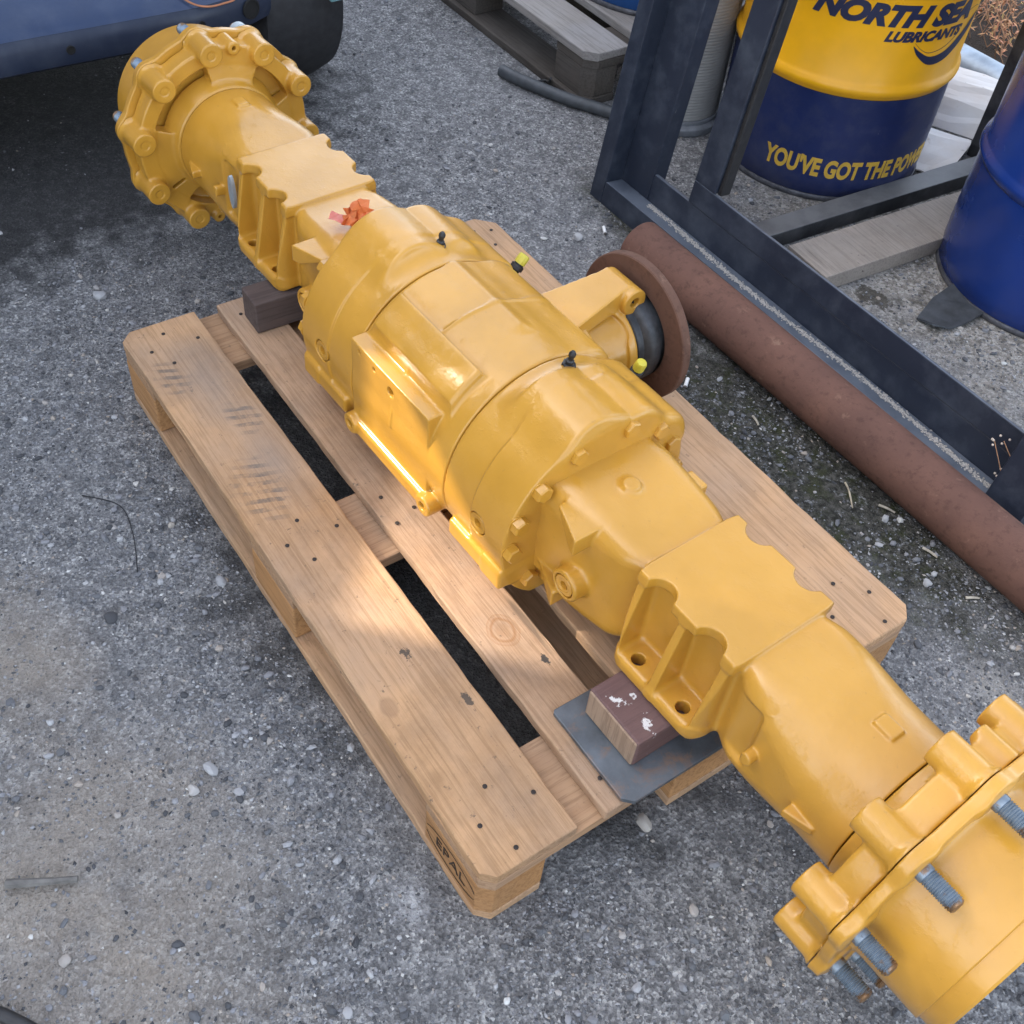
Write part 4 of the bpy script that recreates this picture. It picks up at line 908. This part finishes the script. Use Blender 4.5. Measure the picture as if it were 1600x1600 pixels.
# loose grit, as one countless mass
ICO = bmesh.new(); bmesh.ops.create_icosphere(ICO, subdivisions=1, radius=1); IV = np.array([v.co[:] for v in ICO.verts]); IF = np.array([[v.index for v in f.verts] for f in ICO.faces]); ICO.free()
OV = np.array([(1, 0, 0), (0, 1, 0), (-1, 0, 0), (0, -1, 0), (0, 0, 1), (0, 0, -1)], float); OF = np.array([(0, 1, 4), (1, 2, 4), (2, 3, 4), (3, 0, 4), (1, 0, 5), (2, 1, 5), (3, 2, 5), (0, 3, 5)])
def stones(n, BV, BF, r0, r1, region, power=3.0, jit=.25):
    r = r0 + (r1 - r0) * rng.random(n) ** power; XY = region(n); a = rng.uniform(0, 6.283, n); sq = rng.uniform(.45, .9, n); el = rng.uniform(.7, 1.3, n)
    V = BV[None] * (1 + rng.normal(0, jit, (n, len(BV), 1))); x = V[..., 0] * el[:, None]; y = V[..., 1] / el[:, None]; z = V[..., 2] * sq[:, None]
    ca, sa = np.cos(a)[:, None], np.sin(a)[:, None]
    P = np.stack([(x * ca - y * sa) * r[:, None] + XY[:, :1], (x * sa + y * ca) * r[:, None] + XY[:, 1:2], z * r[:, None] + (r * sq * rng.uniform(.05, .6, n))[:, None]], -1)
    F = BF[None] + (np.arange(n) * len(BV))[:, None, None]; return P.reshape(-1, 3), F.reshape(-1, 3), np.repeat(rng.random(n), len(BV))
def region(n):
    out = []
    while len(out) < n:
        x = rng.uniform(-1.3, 1.75, 4 * n); y = rng.uniform(-.75, 2.4, 4 * n)
        near = np.clip(1.15 - .42 * np.hypot(x - 1.4, y + .2), .12, 1)
        clump = .55 + .45 * np.sin(x * 7.3 + 2 * np.sin(y * 5.1)) * np.sin(y * 8.7 + 1.7 * np.sin(x * 4.3))
        veh = (x < -.45) & (y < .75) & (rng.random(4 * n) < .93)
        dusty = ((x - .86) / .34) ** 2 + ((y + .42) / .28) ** 2 < 1
        ok = ~veh & (rng.random(4 * n) < near * clump * np.where(dusty, .6, 1)) & ~((y > -.01) & (y < .81) & (x > -.01) & (x < 1.21)) & ~((y > 1.19) & (y < 1.34) & (x > -.14) & (x < 1.3)) & ~((x + .036) ** 2 + (y - 1.858) ** 2 < .071) & ~((x - .655) ** 2 + (y - 1.945) ** 2 < .071)
        out += list(np.stack([x, y], 1)[ok])
    return np.array(out[:n])
def mk_stone():
    k = N('loose_grit'); at = k.n('ShaderNodeAttribute', attribute_name='tone'); c = k.ramp(at.outputs['Fac'], [(0, (.045, .046, .050)), (.35, (.12, .123, .13)), (.7, (.22, .22, .23)), (.88, (.36, .36, .36)), (.95, (.30, .25, .20)), (1, (.55, .55, .53))])
    return k.set(c, .85, 0, k.bump(k.noise(300, 3), .3, .0006))
M['stone'] = mk_stone()
def stone_obj(name, packs):
    V = np.concatenate([p[0] for p in packs]); off = np.cumsum([0] + [len(p[0]) for p in packs[:-1]]); F = np.concatenate([p[1] + o for p, o in zip(packs, off)]); T = np.concatenate([p[2] for p in packs])
    me = raw_mesh(name, V, F, False); at = me.attributes.new('tone', 'FLOAT', 'POINT'); at.data.foreach_set('value', T.astype(np.float32)); return link(name, me, 'stone', kind='stuff')
stone_obj('loose_grit', [stones(70000, OV, OF, .0009, .0034, region, 1.8), stones(5200, IV, IF, .0024, .0075, region, 2.4, .16)])
# stones large enough to point at
def stone(px, py, r, tone, label, seed):
    rs = np.random.default_rng(seed); bm = bmesh.new(); bmesh.ops.create_icosphere(bm, subdivisions=2, radius=r)
    ax = Vector(rs.normal(size=3)).normalized()
    for v in bm.verts:
        d = v.co.normalized(); k = 1 + .22 * math.sin(3 * d.dot(ax) + seed) + rs.normal(0, .05); v.co = Vector((d.x * r * k * 1.1, d.y * r * k * .9, d.z * r * k * .7))
    me = bm_mesh('stone', bm, True, 28); at = me.attributes.new('tone', 'FLOAT', 'POINT'); at.data.foreach_set('value', np.full(len(me.vertices), tone, np.float32))
    link('stone', me, 'stone', label=label, cat='stone', loc=(px, py, r * .45), group='loose stones on the asphalt')
for a in [(1.203, .281, .0125, .97, 'largest white stone, just beyond the near end of the pallet', 1), (.799, -.203, .0105, .86, 'pale wedge shaped stone in the dusty patch left of the pallet', 2), (.817, -.238, .0085, .90, 'small cream stone below the pale wedge shaped stone', 3),
          (.493, .004 - .05, .010, .80, 'grey stone near the middle of the long side of the pallet', 4), (-.302, .054, .013, .86, 'pale stone on the bare asphalt far left of the pallet corner', 5), (.471, -.225, .011, .05, 'black lump on the asphalt left of the pallet', 6),
          (.001, 1.056, .011, .88, 'pale stone between the pallet and the frame corner', 7), (1.34, .26, .008, .92, 'white stone in front of the pallet end, below the largest one', 8), (1.20, -.20, .0065, .80, 'bluish grey stone at the bottom below the pallet corner', 9),
          (.62, -.52, .009, .90, 'cream stone at the left edge beside the twig', 10), (.95, -.47, .008, .92, 'oblong pale stone near the bottom left corner', 11), (1.12, .99, .008, .85, 'round grey pebble beside the straws near the rusty pipe', 12), (1.10, -.36, .0075, .25, 'dark round pebble at the bottom left', 13)]: stone(*a)
# litter
def butt(x, y, rz, label):
    e = empty('cigarette_butt', (x, y, .0042), label, 'cigarette butt', rz); bm = lathe(bmesh.new(), [(.0034, -.013), (.004, -.0125), (.004, .012), (.0034, .0125)], 12, 'x'); link('paper', bm_mesh('paper', bm, True, 40), plain('white_paper', (.72, .71, .69), .8, 0, 60, .06, .1), e)
    bm = lathe(bmesh.new(), [(.0032, .0125), (.0036, .013), (.0028, .0165)], 10, 'x'); link('ash_tip', bm_mesh('ash_tip', bm, True, 40), plain('ash', (.12, .11, .10), .95), e)
butt(.008, 1.128, -.5, 'white cigarette butt on the asphalt near the frame corner'); butt(.507, .955, -.9, 'white cigarette butt between the rusty disc and the pipe')
def twig(name, pts, r, col, label, cat): link(name, tube_mesh(name, pts, [r * (1 - .3 * i / 12) for i in range(13)], 7), plain(name + '_skin', col, .85, 0, 60, .35, .4), label=label, cat=cat)
twig('stick', [(.815, -.498, .009), (.832, -.470, .012), (.845, -.445, .011), (.858, -.418, .009)], .0068, (.14, .132, .12), 'grey stick lying at the lower left', 'stick')
twig('straw', [(.872, 1.040, .003), (.893, 1.028, .005), (.925, 1.005, .003)], .0021, (.42, .36, .26), 'long straw stalk beside the middle of the rusty pipe', 'straw')
for i, (x, y, a, l, lb) in enumerate([(1.100, 1.100, .6, .028, 'pale straw piece at the foot of the pipe near the right edge'), (1.075, 1.050, .2, .030, 'flat pale straw chip near the pallet corner'), (1.185, 1.036, 1.0, .024, 'short pale straw piece nearest the right edge'), (.66, 1.005, -.3, .026, 'short straw piece below the upper part of the pipe'), (.96, 1.06, .4, .032, 'forked straw piece touching the pipe')]):
    twig('straw', [(x - l / 2 * math.cos(a), y - l / 2 * math.sin(a), .003), (x, y, .0045), (x + l / 2 * math.cos(a), y + l / 2 * math.sin(a), .003)], .0028, (.40, .36, .29), lb, 'straw')
link('cable', tube_mesh('cable', [(1.05, .60, .005), (1.13, .53, .005), (1.20, .472, .005), (1.26, .465, .005), (1.36, .50, .005)], .0045, 8), 'black', label='thin black cable on the asphalt under the near end of the axle', cat='cable')
link('cable', tube_mesh('cable', [(.90, -.64, .009), (.955, -.575, .009), (.985, -.548, .009), (1.04, -.52, .009), (1.12, -.52, .009)], .009, 10), 'black', label='black cable in the bottom left corner', cat='cable')
twig('wire_loop', [(.20, -.17, .002), (.26, -.125, .008), (.33, -.13, .004), (.41, -.155, .002)], .0013, (.02, .02, .022), 'thin dark wire on the asphalt left of the pallet', 'wire')
# dry weed at the frame foot
we = empty('dry_weed', (1.105, 1.205, .0), 'dry weed stalks with tiny seed heads beside the right post', 'plant')
bmh = bmesh.new(); rs = np.random.default_rng(5); stems = []
for i in range(9):
    a = rs.uniform(-1.2, 1.2) + 1.9; L = rs.uniform(.05, .13); p = Vector((rs.normal(0, .01), rs.normal(0, .006), .06)); q = p + Vector((math.cos(a) * L * .8, math.sin(a) * L * .35, L * .8)); md = (p + q) / 2 + Vector((rs.normal(0, .012), 0, .01))
    link('stalk', tube_mesh('stalk', [p - Vector((0, 0, .06)), p, md, q], .0009, 5, 4), 'stem', we)
    for j in range(3):
        c = q + Vector(rs.normal(0, .006, 3)); b2 = bmesh.new(); bmesh.ops.create_icosphere(b2, subdivisions=1, radius=.0026); bmesh.ops.translate(b2, verts=b2.verts[:], vec=c); t = bpy.data.meshes.new('t'); b2.to_mesh(t); b2.free(); bmh.from_mesh(t); bpy.data.meshes.remove(t)
link('seed_heads', bm_mesh('seed_heads', bmh), plain('seed', (.50, .42, .34), .9), we, kind='stuff')
